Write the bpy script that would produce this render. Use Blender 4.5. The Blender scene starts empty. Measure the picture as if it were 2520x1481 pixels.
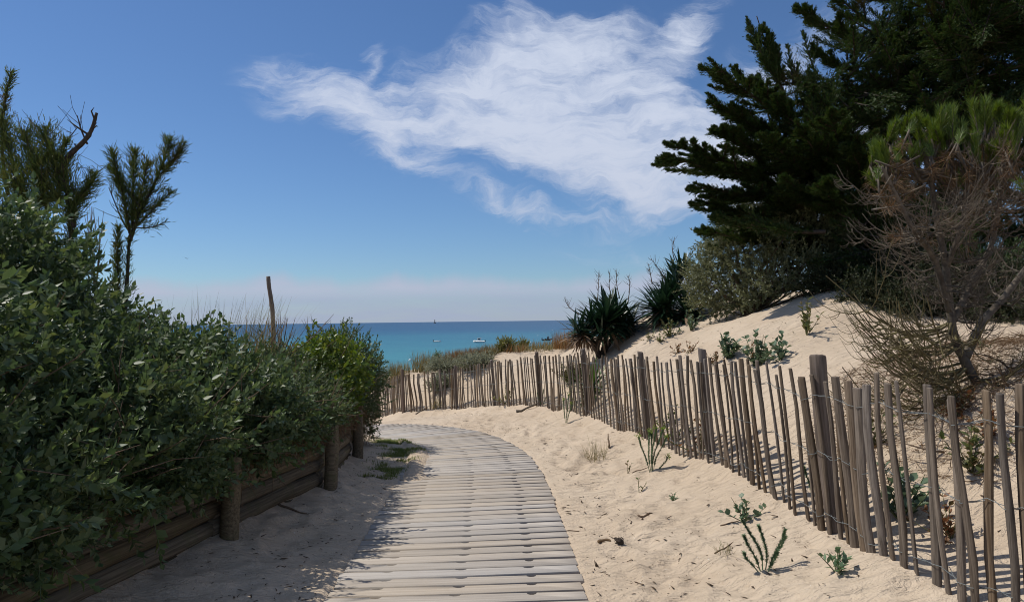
import bpy, math, random
import numpy as np
from mathutils import Vector, Matrix, Euler

SC = bpy.context.scene
COL = SC.collection
R = math.radians

# ------------------------------------------------------------------ camera
CAM_Z = 1.6
FPX, CX, CY = 1705.0, 1260.0, 740.5           # focal length and centre on a 2520 px wide frame
PITCH, ROLL = R(1.65), R(-0.72)
cam_data = bpy.data.cameras.new("camera")
cam = bpy.data.objects.new("camera", cam_data)
COL.objects.link(cam)
cam_data.sensor_width = 36.0
cam_data.lens = FPX / 2520.0 * 36.0
cam_data.clip_start = 0.05
cam_data.clip_end = 200000.0
CAM_ROT = (Matrix.Rotation(math.pi / 2 + PITCH, 3, 'X') @ Matrix.Rotation(ROLL, 3, 'Z'))
cam.matrix_world = Matrix.Translation((0, 0, CAM_Z)) @ CAM_ROT.to_4x4()
SC.camera = cam

# ------------------------------------------------------------------ light and exposure
SUN_EL, SUN_FWD = R(57.0), R(18.0)
sunvec = Vector((-math.cos(SUN_FWD) * math.cos(SUN_EL), math.sin(SUN_FWD) * math.cos(SUN_EL), math.sin(SUN_EL)))
sl = bpy.data.lights.new("sun", 'SUN')
sl.energy = 4.9
sl.angle = R(0.53)
sl.color = (1.0, 0.95, 0.87)
so = bpy.data.objects.new("sun", sl)
so.rotation_euler = (-sunvec).to_track_quat('-Z', 'Y').to_euler()
so.location = (-20, 5, 40)
COL.objects.link(so)

SC.view_settings.view_transform = 'Standard'
SC.view_settings.look = 'None'
SC.view_settings.exposure = -0.35
SC.view_settings.gamma = 1.0
SC.view_settings.use_curve_mapping = False
SC.render.engine = 'CYCLES'
try:
    SC.cycles.use_denoising = True
    SC.cycles.filter_width = 1.0
    SC.cycles.max_bounces = 7
    SC.cycles.diffuse_bounces = 3
    SC.cycles.glossy_bounces = 2
    SC.cycles.transmission_bounces = 4
    SC.cycles.sample_clamp_indirect = 6.0
except Exception:
    pass


class NT:
    """tiny node-tree helper"""
    def __init__(self, tree):
        self.t = tree
        self.n = tree.nodes
        self.l = tree.links

    def node(self, typ, **kw):
        nd = self.n.new(typ)
        for k, v in kw.items():
            setattr(nd, k, v)
        return nd

    def put(self, sock, val):
        if hasattr(val, 'is_output') or isinstance(val, bpy.types.NodeSocket):
            self.l.new(val, sock)
        else:
            if isinstance(val, (tuple, list)) and sock.type == 'RGBA' and len(val) == 3:
                val = (*val, 1.0)
            sock.default_value = val

    def math(self, op, a, b=0.0, c=0.0, clamp=False):
        nd = self.node('ShaderNodeMath', operation=op, use_clamp=clamp)
        self.put(nd.inputs[0], a); self.put(nd.inputs[1], b); self.put(nd.inputs[2], c)
        return nd.outputs[0]

    def mix(self, f, a, b, blend='MIX'):
        nd = self.node('ShaderNodeMix', data_type='RGBA', blend_type=blend)
        self.put(nd.inputs[0], f); self.put(nd.inputs[6], a); self.put(nd.inputs[7], b)
        return nd.outputs[2]

    def noise(self, vec, scale, detail=4.0, rough=0.55, dim='3D', dist=0.0):
        nd = self.node('ShaderNodeTexNoise', noise_dimensions=dim)
        if vec is not None:
            self.l.new(vec, nd.inputs['Vector'])
        nd.inputs['Scale'].default_value = scale
        nd.inputs['Detail'].default_value = detail
        nd.inputs['Roughness'].default_value = rough
        nd.inputs['Distortion'].default_value = dist
        return nd

    def mapping(self, vec, loc=(0, 0, 0), rot=(0, 0, 0), scale=(1, 1, 1), typ='POINT'):
        nd = self.node('ShaderNodeMapping', vector_type=typ)
        self.l.new(vec, nd.inputs[0])
        nd.inputs['Location'].default_value = loc
        nd.inputs['Rotation'].default_value = rot
        nd.inputs['Scale'].default_value = scale
        return nd.outputs[0]

    def ramp(self, fac, stops, interp='LINEAR'):
        nd = self.node('ShaderNodeValToRGB')
        nd.color_ramp.interpolation = interp
        el = nd.color_ramp.elements
        while len(el) < len(stops):
            el.new(0.5)
        for e, (p, c) in zip(el, stops):
            e.position = p
            e.color = (*c, 1.0) if len(c) == 3 else c
        self.put(nd.inputs[0], fac)
        return nd.outputs[0]

    def smooth(self, x, a, b):
        nd = self.node('ShaderNodeMapRange', interpolation_type='SMOOTHSTEP')
        self.put(nd.inputs[0], x)
        nd.inputs[1].default_value = a; nd.inputs[2].default_value = b
        nd.inputs[3].default_value = 0.0; nd.inputs[4].default_value = 1.0
        return nd.outputs[0]

    def lin(self, x, a, b, c=0.0, d=1.0):
        nd = self.node('ShaderNodeMapRange')
        self.put(nd.inputs[0], x)
        nd.inputs[1].default_value = a; nd.inputs[2].default_value = b
        nd.inputs[3].default_value = c; nd.inputs[4].default_value = d
        return nd.outputs[0]


# ------------------------------------------------------------------ world: sky with thin cloud
world = bpy.data.worlds.new("World")
SC.world = world
world.use_nodes = True
W = NT(world.node_tree)
W.n.clear()
sky = W.node('ShaderNodeTexSky', sky_type='NISHITA')
sky.sun_disc = False
sky.sun_elevation = SUN_EL
sky.sun_rotation = R(-90) + SUN_FWD
sky.altitude = 10
sky.air_density = 1.0
sky.dust_density = 0.15
sky.ozone_density = 3.5
tc = W.node('ShaderNodeTexCoord').outputs['Generated']
sep = W.node('ShaderNodeSeparateXYZ')
W.l.new(tc, sep.inputs[0])
ay = W.math('MAXIMUM', W.math('ABSOLUTE', sep.outputs[1]), 0.02)
uu = W.math('DIVIDE', sep.outputs[0], ay)
vv = W.math('DIVIDE', sep.outputs[2], ay)
cmb = W.node('ShaderNodeCombineXYZ')
W.l.new(uu, cmb.inputs[0]); W.l.new(vv, cmb.inputs[1])
uv = cmb.outputs[0]


def sky_uv(px, py):
    return ((px - CX) / FPX, (790.0 - py) / FPX)


def warp(vec, scale, amp, detail=5.0, stretch=None, rough=0.6):
    src = vec
    if stretch:
        src = W.mapping(vec, rot=(0, 0, stretch[0]), scale=(stretch[1], stretch[2], 1))
    nz = W.noise(src, scale, detail, rough)
    sub = W.node('ShaderNodeVectorMath', operation='SUBTRACT')
    W.l.new(nz.outputs['Color'], sub.inputs[0]); sub.inputs[1].default_value = (0.5, 0.5, 0.5)
    scl = W.node('ShaderNodeVectorMath', operation='SCALE')
    W.l.new(sub.outputs[0], scl.inputs[0]); scl.inputs['Scale'].default_value = amp
    add = W.node('ShaderNodeVectorMath', operation='ADD')
    W.l.new(vec, add.inputs[0]); W.l.new(scl.outputs[0], add.inputs[1])
    return add.outputs[0]


uvw = warp(uv, 5.0, 0.13, 3.0)
uvw = warp(uvw, 16.0, 0.06, 7.0, (R(-22), 0.45, 1.6), 0.66)
# (x, y, radius along, radius across, tilt, weight) of each body of cloud in the sky ahead
CLOUDS = [
    (790, 225, 175, 85, -12, 0.85), (900, 170, 90, 26, 62, 0.62), (935, 335, 160, 78, -32, 0.95),
    (1010, 290, 210, 60, -24, 0.6),
    (1210, 290, 270, 110, -22, 1.0), (1300, 150, 230, 115, 12, 0.95), (1420, 230, 230, 170, -30, 0.9),
    (1330, 80, 130, 60, 0, 0.7), (1520, 110, 130, 80, 30, 0.6),
    (1470, 390, 330, 95, -18, 0.85), (1640, 410, 330, 130, -14, 1.15), (1800, 430, 320, 130, -8, 1.0),
    (1560, 250, 260, 55, -52, 0.6), (1690, 95, 165, 62, 52, 0.85), (1740, 320, 230, 60, -35, 0.5),
    (1190, 470, 340, 32, -20, 0.46), (1400, 525, 300, 36, -8, 0.4), (1500, 620, 170, 28, -4, 0.28),
    (1950, 150, 260, 90, 30, 0.5), (2300, 350, 400, 140, 0, 0.8),
]
acc = None
for (x, y, ra, rb, tilt, wgt) in CLOUDS:
    u0, v0 = sky_uv(x, y)
    m = W.mapping(uvw, loc=(u0, v0, 0), rot=(0, 0, R(tilt)), scale=(ra * 1.35 / FPX, rb * 1.35 / FPX, 1), typ='TEXTURE')
    g = W.node('ShaderNodeTexGradient', gradient_type='SPHERICAL')
    W.l.new(m, g.inputs[0])
    s = W.math('MULTIPLY', g.outputs['Fac'], wgt)
    s = W.math('MINIMUM', W.math('MULTIPLY', s, 1.15), 1.0)
    acc = s if acc is None else W.math('SUBTRACT', W.math('ADD', acc, s), W.math('MULTIPLY', acc, s))
fib = W.noise(W.mapping(uvw, rot=(0, 0, R(24)), scale=(0.8, 3.0, 1)), 9.0, 8.0, 0.62)
fine = W.noise(W.mapping(uvw, rot=(0, 0, R(30)), scale=(1.0, 1.9, 1)), 17.0, 10.0, 0.66)
tex = W.math('ADD', W.math('MULTIPLY', fib.outputs['Fac'], 0.66), W.math('MULTIPLY', fine.outputs['Fac'], 0.34))
tex = W.lin(tex, 0.30, 0.70, -0.55, 0.45)
body = W.math('ADD', acc, W.math('MULTIPLY', tex, W.smooth(acc, 0.0, 0.35)))
mask = W.math('MULTIPLY', W.smooth(body, 0.04, 1.12), 0.94)
# low bank of haze-cloud along the horizon
lowtop = W.noise(W.mapping(uv, scale=(1.0, 0.15, 1)), 7.0, 5.0, 0.55)
edge = W.math('ADD', W.math('MULTIPLY', lowtop.outputs['Fac'], 0.075), 0.022)
lowin = W.smooth(W.math('SUBTRACT', edge, vv), -0.012, 0.016)
lowtex = W.lin(W.noise(W.mapping(uv, scale=(1.0, 6.0, 1)), 8.0, 6.0, 0.6).outputs['Fac'], 0.3, 0.7, 0.55, 0.95)
lowfade = W.smooth(vv, 0.0, 0.05)
lowmask = W.math('MULTIPLY', W.math('MULTIPLY', lowin, lowtex), W.lin(lowfade, 0, 1, 0.98, 0.80))
skycol = W.mix(1.0, sky.outputs[0], (0.80, 1.0, 1.24, 1), 'MULTIPLY')
bankcol = (4.7, 5.45, 7.5, 1)
cloudcol = W.mix(W.smooth(vv, 0.05, 0.4), (7.6, 8.2, 9.8, 1), (8.2, 9.0, 10.8, 1))
c1 = W.mix(lowmask, skycol, bankcol)
puff = W.math('MULTIPLY', W.math('MULTIPLY', lowin, W.smooth(vv, 0.028, 0.052)), W.math('MULTIPLY', lowtex, 0.75))
c1 = W.mix(puff, c1, (6.6, 7.0, 8.6, 1))
c2 = W.mix(mask, c1, cloudcol)
# unseen cloud added overhead, above the frame, to whiten the fill light
zz = W.math('MAXIMUM', sep.outputs[2], 0.05)
cq = W.node('ShaderNodeCombineXYZ')
W.l.new(W.math('DIVIDE', sep.outputs[0], zz), cq.inputs[0]); W.l.new(W.math('DIVIDE', sep.outputs[1], zz), cq.inputs[1])
ov = W.noise(cq.outputs[0], 1.3, 7.0, 0.62, dist=0.6)
ovm = W.math('MULTIPLY', W.math('MULTIPLY', W.smooth(ov.outputs['Fac'], 0.40, 0.66), W.smooth(sep.outputs[2], 0.47, 0.66)), 0.85)
c2 = W.mix(ovm, c2, (7.6, 8.1, 9.2, 1))
bg = W.node('ShaderNodeBackground')
W.l.new(c2, bg.inputs[0])
bg.inputs[1].default_value = 0.098
wo = W.node('ShaderNodeOutputWorld')
W.l.new(bg.outputs[0], wo.inputs[0])
world.cycles.sampling_method = 'MANUAL'
world.cycles.sample_map_resolution = 512


# ================================================================== helpers
def at(px, py, d):
    """world point seen at (px, py) of a 2520 px wide frame, d metres ahead"""
    v = CAM_ROT @ Vector(((px - CX) / FPX, -(py - CY) / FPX, -1.0))
    v = v * (d / v.y)
    return Vector((v.x, v.y, v.z + CAM_Z))


def tag(o, label=None, cat=None, group=None, kind=None):
    if label: o['label'] = label
    if cat: o['category'] = cat
    if group: o['group'] = group
    if kind: o['kind'] = kind
    return o


def empty(name, loc=(0, 0, 0), rz=0.0):
    o = bpy.data.objects.new(name, None)
    o.empty_display_size = 0.1
    o.location = loc
    o.rotation_euler = (0, 0, rz)
    COL.objects.link(o)
    return o


def link(name, me, mat=None, parent=None):
    o = bpy.data.objects.new(name, me)
    if mat is not None and len(me.materials) == 0:
        me.materials.append(mat)
    COL.objects.link(o)
    if parent is not None:
        o.parent = parent
    return o


def np_mesh(name, V, F, smooth=False):
    """V (n,3); F list of int arrays (m,k) of one or more polygon sizes"""
    if not isinstance(F, (list, tuple)):
        F = [F]
    F = [np.asarray(f, dtype=np.int32) for f in F if len(f)]
    me = bpy.data.meshes.new(name)
    V = np.ascontiguousarray(V, dtype=np.float32)
    me.vertices.add(len(V))
    me.vertices.foreach_set('co', V.ravel())
    nl = sum(f.size for f in F); npoly = sum(len(f) for f in F)
    me.loops.add(nl); me.polygons.add(npoly)
    li = np.concatenate([f.ravel() for f in F])
    tot = np.concatenate([np.full(len(f), f.shape[1], dtype=np.int32) for f in F])
    st = np.concatenate([[0], np.cumsum(tot)[:-1]]).astype(np.int32)
    me.loops.foreach_set('vertex_index', li)
    me.polygons.foreach_set('loop_start', st)
    me.polygons.foreach_set('loop_total', tot)
    if smooth:
        me.polygons.foreach_set('use_smooth', np.ones(npoly, dtype=bool))
    me.update(calc_edges=True)
    return me


def unit(a):
    a = np.asarray(a, dtype=float)
    n = np.linalg.norm(a, axis=-1, keepdims=True)
    return a / np.maximum(n, 1e-9)


class Bag:
    """collects geometry for one mesh"""
    def __init__(self):
        self.v = []; self.f = {}; self.n = 0

    def add(self, V, F):
        V = np.asarray(V, dtype=float)
        for f in (F if isinstance(F, list) else [F]):
            f = np.asarray(f, dtype=np.int64)
            if len(f):
                self.f.setdefault(f.shape[1], []).append(f + self.n)
        self.v.append(V); self.n += len(V)

    def tube(self, pts, rad, k=5, cap=True):
        pts = np.asarray(pts, dtype=float); n = len(pts)
        rad = np.broadcast_to(np.asarray(rad, dtype=float), (n,))
        t = np.gradient(pts, axis=0); t = unit(t)
        ref = np.array([0, 0, 1.0]) if abs(t[:, 2]).mean() < 0.8 else np.array([1.0, 0, 0])
        a = unit(np.cross(t, ref)); b = np.cross(t, a)
        th = np.arange(k) * 2 * np.pi / k
        ring = (pts[:, None, :] + rad[:, None, None] * (np.cos(th)[None, :, None] * a[:, None, :] + np.sin(th)[None, :, None] * b[:, None, :]))
        V = ring.reshape(-1, 3)
        i = np.arange(n - 1)[:, None] * k; j = np.arange(k)[None, :]; j2 = (j + 1) % k
        F = np.stack([i + j, i + j2, i + k + j2, i + k + j], -1).reshape(-1, 4)
        fs = [F]
        if cap:
            fs.append(np.array([np.arange(k)[::-1], (n - 1) * k + np.arange(k)]))
        self.add(V, fs)

    def cloud(self, tv, tf, pos, dirv, up, size):
        """copies of a small template: its Y axis along dirv, Z axis towards up"""
        pos = np.asarray(pos, float); n = len(pos)
        if n == 0: return
        y = unit(dirv); x = unit(np.cross(y, np.asarray(up, float)) + 1e-6); z = np.cross(x, y)
        size = np.asarray(size, float)
        if size.ndim == 1: size = np.repeat(size[:, None], 3, 1)
        tv = np.asarray(tv, float); k = len(tv)
        V = (pos[:, None, :] + tv[None, :, 0:1] * (x * size[:, 0:1])[:, None, :]
             + tv[None, :, 1:2] * (y * size[:, 1:2])[:, None, :] + tv[None, :, 2:3] * (z * size[:, 2:3])[:, None, :])
        off = (np.arange(n) * k)[:, None, None]
        fs = []
        for f in (tf if isinstance(tf, list) else [tf]):
            f = np.asarray(f)
            fs.append((f[None] + off).reshape(-1, f.shape[1]))
        self.add(V.reshape(-1, 3), fs)

    def mesh(self, name, smooth=False):
        V = np.concatenate(self.v) if self.v else np.zeros((0, 3))
        return np_mesh(name, V, [np.concatenate(f) for f in self.f.values()], smooth)

    def obj(self, name, mat, parent=None, smooth=False):
        return link(name, self.mesh(name, smooth), mat, parent)


def rnd_unit(rng, n):
    return unit(rng.normal(size=(n, 3)))


def box_arrays(sx, sy, sz, c=(0, 0, 0)):
    x, y, z = sx / 2, sy / 2, sz / 2
    V = np.array([(-x, -y, -z), (x, -y, -z), (x, y, -z), (-x, y, -z), (-x, -y, z), (x, -y, z), (x, y, z), (-x, y, z)]) + np.array(c)
    F = np.array([(0, 3, 2, 1), (4, 5, 6, 7), (0, 1, 5, 4), (1, 2, 6, 5), (2, 3, 7, 6), (3, 0, 4, 7)])
    return V, F


# 2-D value noise for the terrain
_lat = np.random.default_rng(11).random((256, 256))


def vnoise(x, y, s, ox=0.0):
    x = np.asarray(x) / s + 31.7 + ox; y = np.asarray(y) / s + 57.3 + ox * 1.7
    xi = np.floor(x).astype(int); yi = np.floor(y).astype(int)
    fx = x - xi; fy = y - yi
    fx = fx * fx * (3 - 2 * fx); fy = fy * fy * (3 - 2 * fy)
    g = lambda a, b: _lat[a % 256, b % 256]
    return (g(xi, yi) * (1 - fx) * (1 - fy) + g(xi + 1, yi) * fx * (1 - fy) + g(xi, yi + 1) * (1 - fx) * fy + g(xi + 1, yi + 1) * fx * fy) - 0.5


# ================================================================== materials
MATS = {}


def new_mat(name):
    m = bpy.data.materials.new(name); m.use_nodes = True
    t = NT(m.node_tree); t.n.clear()
    out = t.node('ShaderNodeOutputMaterial')
    MATS[name] = m
    return m, t, out


def leaf_mat(name, cols, rough=0.5, trans=0.25, tcol=None, spec=0.4, noise=None):
    m, t, out = new_mat(name)
    isl = t.node('ShaderNodeNewGeometry').outputs['Random Per Island']
    n = len(cols)
    c = t.ramp(isl, [(i / max(n - 1, 1), cc) for i, cc in enumerate(cols)])
    if noise:
        co = t.node('ShaderNodeTexCoord').outputs['Object']
        nz = t.noise(co, noise[0], 2.0)
        c = t.mix(t.smooth(nz.outputs['Fac'], noise[2], noise[3]), c, noise[1])
    p = t.node('ShaderNodeBsdfPrincipled')
    t.l.new(c, p.inputs['Base Color'])
    p.inputs['Roughness'].default_value = rough
    p.inputs['Specular IOR Level'].default_value = spec
    tr = t.node('ShaderNodeBsdfTranslucent')
    if tcol is None:
        hs = t.node('ShaderNodeHueSaturation')
        hs.inputs['Hue'].default_value = 0.485; hs.inputs['Saturation'].default_value = 1.15; hs.inputs['Value'].default_value = 1.3
        t.l.new(c, hs.inputs['Color']); t.l.new(hs.outputs[0], tr.inputs[0])
    else:
        tr.inputs[0].default_value = (*tcol, 1)
    mx = t.node('ShaderNodeMixShader'); mx.inputs[0].default_value = trans
    t.l.new(p.outputs[0], mx.inputs[1]); t.l.new(tr.outputs[0], mx.inputs[2]); t.l.new(mx.outputs[0], out.inputs[0])
    return m


def plain_mat(name, c1, c2=None, scale=20.0, rough=0.7, stretch=(1, 1, 1), bump=0.0, spec=0.3, rand=0.0, metallic=0.0, detail=5.0):
    m, t, out = new_mat(name)
    p = t.node('ShaderNodeBsdfPrincipled')
    p.inputs['Roughness'].default_value = rough
    p.inputs['Specular IOR Level'].default_value = spec
    p.inputs['Metallic'].default_value = metallic
    co = t.mapping(t.node('ShaderNodeTexCoord').outputs['Object'], scale=stretch)
    oi = t.node('ShaderNodeObjectInfo').outputs['Random']
    if rand:
        ad = t.node('ShaderNodeVectorMath', operation='ADD')
        t.l.new(co, ad.inputs[0])
        cb = t.node('ShaderNodeCombineXYZ')
        mm = t.math('MULTIPLY', oi, 37.0)
        for i in range(3): t.l.new(mm, cb.inputs[i])
        t.l.new(cb.outputs[0], ad.inputs[1]); co = ad.outputs[0]
    nz = t.noise(co, scale, detail, 0.6)
    col = t.mix(t.smooth(nz.outputs['Fac'], 0.3, 0.7), c1, c2 or c1)
    if rand:
        hs = t.node('ShaderNodeHueSaturation')
        t.l.new(t.lin(oi, 0, 1, 1 - rand, 1 + rand), hs.inputs['Value'])
        t.l.new(t.lin(t.math('FRACT', t.math('MULTIPLY', oi, 7.3)), 0, 1, 0.75, 1.15), hs.inputs['Saturation'])
        t.l.new(col, hs.inputs['Color']); col = hs.outputs[0]
    t.l.new(col, p.inputs['Base Color'])
    if bump:
        b = t.node('ShaderNodeBump'); b.inputs['Strength'].default_value = 1.0; b.inputs['Distance'].default_value = bump
        t.l.new(nz.outputs['Fac'], b.inputs['Height']); t.l.new(b.outputs[0], p.inputs['Normal'])
    t.l.new(p.outputs[0], out.inputs[0])
    return m


# sand
def sand_material():
    m, t, out = new_mat('sand')
    p = t.node('ShaderNodeBsdfPrincipled')
    p.inputs['Roughness'].default_value = 0.95; p.inputs['Specular IOR Level'].default_value = 0.12
    co = t.node('ShaderNodeTexCoord').outputs['Object']
    n1 = t.noise(co, 0.9, 4.0); n2 = t.noise(co, 14.0, 5.0, 0.65); n3 = t.noise(co, 260.0, 2.0, 0.6)
    c = t.mix(t.smooth(n1.outputs['Fac'], 0.35, 0.65), (0.555, 0.44, 0.32), (0.61, 0.495, 0.37))
    c = t.mix(t.math('MULTIPLY', t.smooth(n2.outputs['Fac'], 0.55, 0.75), 0.35), c, (0.43, 0.31, 0.195))
    c = t.mix(t.math('MULTIPLY', t.smooth(n3.outputs['Fac'], 0.35, 0.75), 0.35), c, (0.60, 0.48, 0.35))
    # scattered specks of litter and shell
    v = t.node('ShaderNodeTexVoronoi'); v.inputs['Scale'].default_value = 34.0
    t.l.new(co, v.inputs['Vector'])
    spk = t.math('LESS_THAN', v.outputs['Distance'], t.math('MULTIPLY', t.smooth(t.noise(co, 3.0, 3.0).outputs['Fac'], 0.48, 0.75), 0.2))
    sc = t.node('ShaderNodeSeparateColor'); t.l.new(v.outputs['Color'], sc.inputs[0])
    c = t.mix(t.math('MULTIPLY', spk, 0.8), c, t.mix(t.math('GREATER_THAN', sc.outputs[0], 0.85), (0.10, 0.065, 0.035), (0.7, 0.66, 0.58)))
    t.l.new(c, p.inputs['Base Color'])
    w = t.noise(t.mapping(co, rot=(0, 0, R(35)), scale=(1, 2.2, 1)), 7.0, 5.0, 0.6, dist=0.5)
    h = t.math('ADD', t.math('MULTIPLY', w.outputs['Fac'], 1.0), t.math('MULTIPLY', t.noise(co, 55.0, 4.0, 0.65).outputs['Fac'], 0.22))
    b = t.node('ShaderNodeBump'); b.inputs['Strength'].default_value = 1.0; b.inputs['Distance'].default_value = 0.06
    t.l.new(h, b.inputs['Height']); t.l.new(b.outputs[0], p.inputs['Normal'])
    t.l.new(p.outputs[0], out.inputs[0])
    return m


def sea_material():
    m, t, out = new_mat('sea_water')
    p = t.node('ShaderNodeBsdfPrincipled')
    co = t.node('ShaderNodeTexCoord').outputs['Object']
    s = t.node('ShaderNodeSeparateXYZ'); t.l.new(co, s.inputs[0])
    lg = t.math('LOGARITHM', t.math('MAXIMUM', s.outputs[1], 10.0), 10.0)
    nb = t.noise(t.mapping(co, scale=(0.0022, 0.006, 1)), 1.0, 5.0, 0.6)
    nb2 = t.noise(t.mapping(co, scale=(0.05, 0.25, 1)), 1.0, 4.0, 0.6)
    lg = t.math('ADD', lg, t.math('MULTIPLY', t.math('SUBTRACT', nb.outputs['Fac'], 0.5), 0.45))
    # shallow sandy bottom near the beach, deep water further out
    c = t.ramp(t.lin(lg, 1.9, 4.4), [(0.0, (0.078, 0.275, 0.300)), (0.15, (0.052, 0.225, 0.270)), (0.29, (0.030, 0.160, 0.235)), (0.42, (0.018, 0.090, 0.180)), (0.7, (0.017, 0.070, 0.150)), (1.0, (0.018, 0.070, 0.150))])
    c = t.mix(t.math('MULTIPLY', t.smooth(nb2.outputs['Fac'], 0.42, 0.68), 0.6), c, t.mix(1.0, c, (0.6, 0.7, 0.8, 1), 'MULTIPLY'))
    t.l.new(c, p.inputs['Base Color'])
    p.inputs['Roughness'].default_value = 0.35
    p.inputs['IOR'].default_value = 1.33
    p.inputs['Specular IOR Level'].default_value = 0.18
    w = t.noise(t.mapping(co, scale=(0.35, 0.9, 1)), 1.0, 6.0, 0.62)
    b = t.node('ShaderNodeBump'); b.inputs['Strength'].default_value = 1.0; b.inputs['Distance'].default_value = 0.55
    t.l.new(w.outputs['Fac'], b.inputs['Height']); t.l.new(b.outputs[0], p.inputs['Normal'])
    t.l.new(p.outputs[0], out.inputs[0])
    return m


def wood_material(name, c_light, c_dark, c_stain, axis_scale, rand=0.18, moss=None):
    """weathered wood; object X / Y / Z scaled so the grain runs along the piece"""
    m, t, out = new_mat(name)
    p = t.node('ShaderNodeBsdfPrincipled')
    p.inputs['Roughness'].default_value = 0.85; p.inputs['Specular IOR Level'].default_value = 0.2
    co = t.node('ShaderNodeTexCoord').outputs['Object']
    oi = t.node('ShaderNodeObjectInfo').outputs['Random']
    cb = t.node('ShaderNodeCombineXYZ')
    for i, k in enumerate((23.0, 41.0, 67.0)):
        t.l.new(t.math('MULTIPLY', oi, k), cb.inputs[i])
    ad = t.node('ShaderNodeVectorMath', operation='ADD'); t.l.new(co, ad.inputs[0]); t.l.new(cb.outputs[0], ad.inputs[1])
    g = t.noise(t.mapping(ad.outputs[0], scale=axis_scale), 1.0, 6.0, 0.65)
    bl = t.noise(ad.outputs[0], 5.0, 4.0, 0.6)
    c = t.mix(t.smooth(g.outputs['Fac'], 0.32, 0.68), c_dark, c_light)
    c = t.mix(t.math('MULTIPLY', t.smooth(bl.outputs['Fac'], 0.5, 0.72), 0.55), c, c_stain)
    if moss:
        mz = t.noise(ad.outputs[0], 9.0, 4.0, 0.65)
        c = t.mix(t.math('MULTIPLY', t.smooth(mz.outputs['Fac'], 0.5, 0.7), 0.6), c, moss)
    hs = t.node('ShaderNodeHueSaturation')
    t.l.new(t.lin(oi, 0, 1, 1 - rand, 1 + rand), hs.inputs['Value'])
    t.l.new(t.lin(t.math('FRACT', t.math('MULTIPLY', oi, 7.3)), 0, 1, 0.6, 1.15), hs.inputs['Saturation'])
    t.l.new(c, hs.inputs['Color']); t.l.new(hs.outputs[0], p.inputs['Base Color'])
    b = t.node('ShaderNodeBump'); b.inputs['Strength'].default_value = 0.9; b.inputs['Distance'].default_value = 0.004
    t.l.new(g.outputs['Fac'], b.inputs['Height']); t.l.new(b.outputs[0], p.inputs['Normal'])
    t.l.new(p.outputs[0], out.inputs[0])
    return m


M_SAND = sand_material()
M_SEA = sea_material()
M_PLANK = wood_material('weathered_plank', (0.455, 0.40, 0.335), (0.355, 0.305, 0.25), (0.395, 0.335, 0.265), (1.4, 55, 40), 0.10)
M_SLAT = wood_material('chestnut_slat', (0.225, 0.172, 0.122), (0.088, 0.062, 0.041), (0.165, 0.118, 0.075), (75, 75, 3.0), 0.28)
M_POST = wood_material('grey_post', (0.22, 0.165, 0.125), (0.10, 0.072, 0.052), (0.15, 0.11, 0.08), (60, 60, 3.0), 0.15)
M_LOG = wood_material('mossy_log', (0.20, 0.155, 0.085), (0.085, 0.062, 0.035), (0.13, 0.10, 0.055), (2.0, 60, 60), 0.2, (0.11, 0.11, 0.04))
M_BARK = plain_mat('dark_bark', (0.035, 0.027, 0.021), (0.075, 0.058, 0.045), 30, 0.9, (1, 1, 0.4), 0.01)
M_PBARK = plain_mat('pale_twig', (0.07, 0.055, 0.04), (0.165, 0.135, 0.10), 16, 0.85, (1, 1, 1), 0.004)
M_LICHEN = plain_mat('lichen_twig', (0.11, 0.085, 0.05), (0.17, 0.145, 0.06), 9, 0.85, (1, 1, 1), 0.004)
M_STEM = plain_mat('shrub_stem', (0.10, 0.08, 0.055), (0.17, 0.14, 0.10), 25, 0.9)
M_DEADTWIG = plain_mat('dead_twig', (0.11, 0.072, 0.045), (0.21, 0.15, 0.10), 18, 0.9)
M_WIRE = plain_mat('wire', (0.15, 0.17, 0.175), (0.22, 0.24, 0.24), 40, 0.6, metallic=0.3)
M_SALT = leaf_mat('saltbush_leaf', [(0.048, 0.085, 0.032), (0.088, 0.138, 0.056), (0.065, 0.110, 0.048), (0.14, 0.188, 0.094), (0.075, 0.122, 0.046), (0.10, 0.150, 0.052), (0.13, 0.16, 0.055)], 0.48, 0.32, spec=0.5)
M_SALT2 = leaf_mat('saltbush_leaf_small', [(0.040, 0.072, 0.024), (0.082, 0.122, 0.045), (0.12, 0.155, 0.062), (0.065, 0.105, 0.038), (0.13, 0.15, 0.06)], 0.48, 0.32, spec=0.5)
M_LIME = leaf_mat('yellow_green_leaf', [(0.06, 0.115, 0.022), (0.105, 0.165, 0.030), (0.20, 0.24, 0.038), (0.085, 0.14, 0.03)], 0.38, 0.35)
M_GREY = leaf_mat('grey_green_leaf', [(0.11, 0.125, 0.052), (0.17, 0.185, 0.085), (0.24, 0.25, 0.14), (0.14, 0.155, 0.06)], 0.45, 0.25)
M_CYP = leaf_mat('cypress_leaf', [(0.020, 0.045, 0.014), (0.036, 0.074, 0.018), (0.055, 0.095, 0.024), (0.028, 0.06, 0.018), (0.09, 0.075, 0.025)], 0.55, 0.2, spec=0.25, noise=(1.1, (0.085, 0.055, 0.018, 1), 0.62, 0.78))
M_TAM = leaf_mat('tamarisk_leaf', [(0.05, 0.085, 0.024), (0.085, 0.12, 0.032), (0.115, 0.12, 0.036), (0.065, 0.105, 0.036)], 0.6, 0.35, spec=0.2, noise=(2.2, (0.10, 0.062, 0.022, 1), 0.56, 0.75))
M_PINE = leaf_mat('pine_needle', [(0.06, 0.11, 0.018), (0.10, 0.16, 0.026), (0.14, 0.19, 0.032), (0.075, 0.13, 0.022)], 0.45, 0.35)
M_DEADN = leaf_mat('dead_needle', [(0.12, 0.07, 0.032), (0.19, 0.12, 0.058), (0.085, 0.05, 0.026)], 0.7, 0.2)
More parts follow.
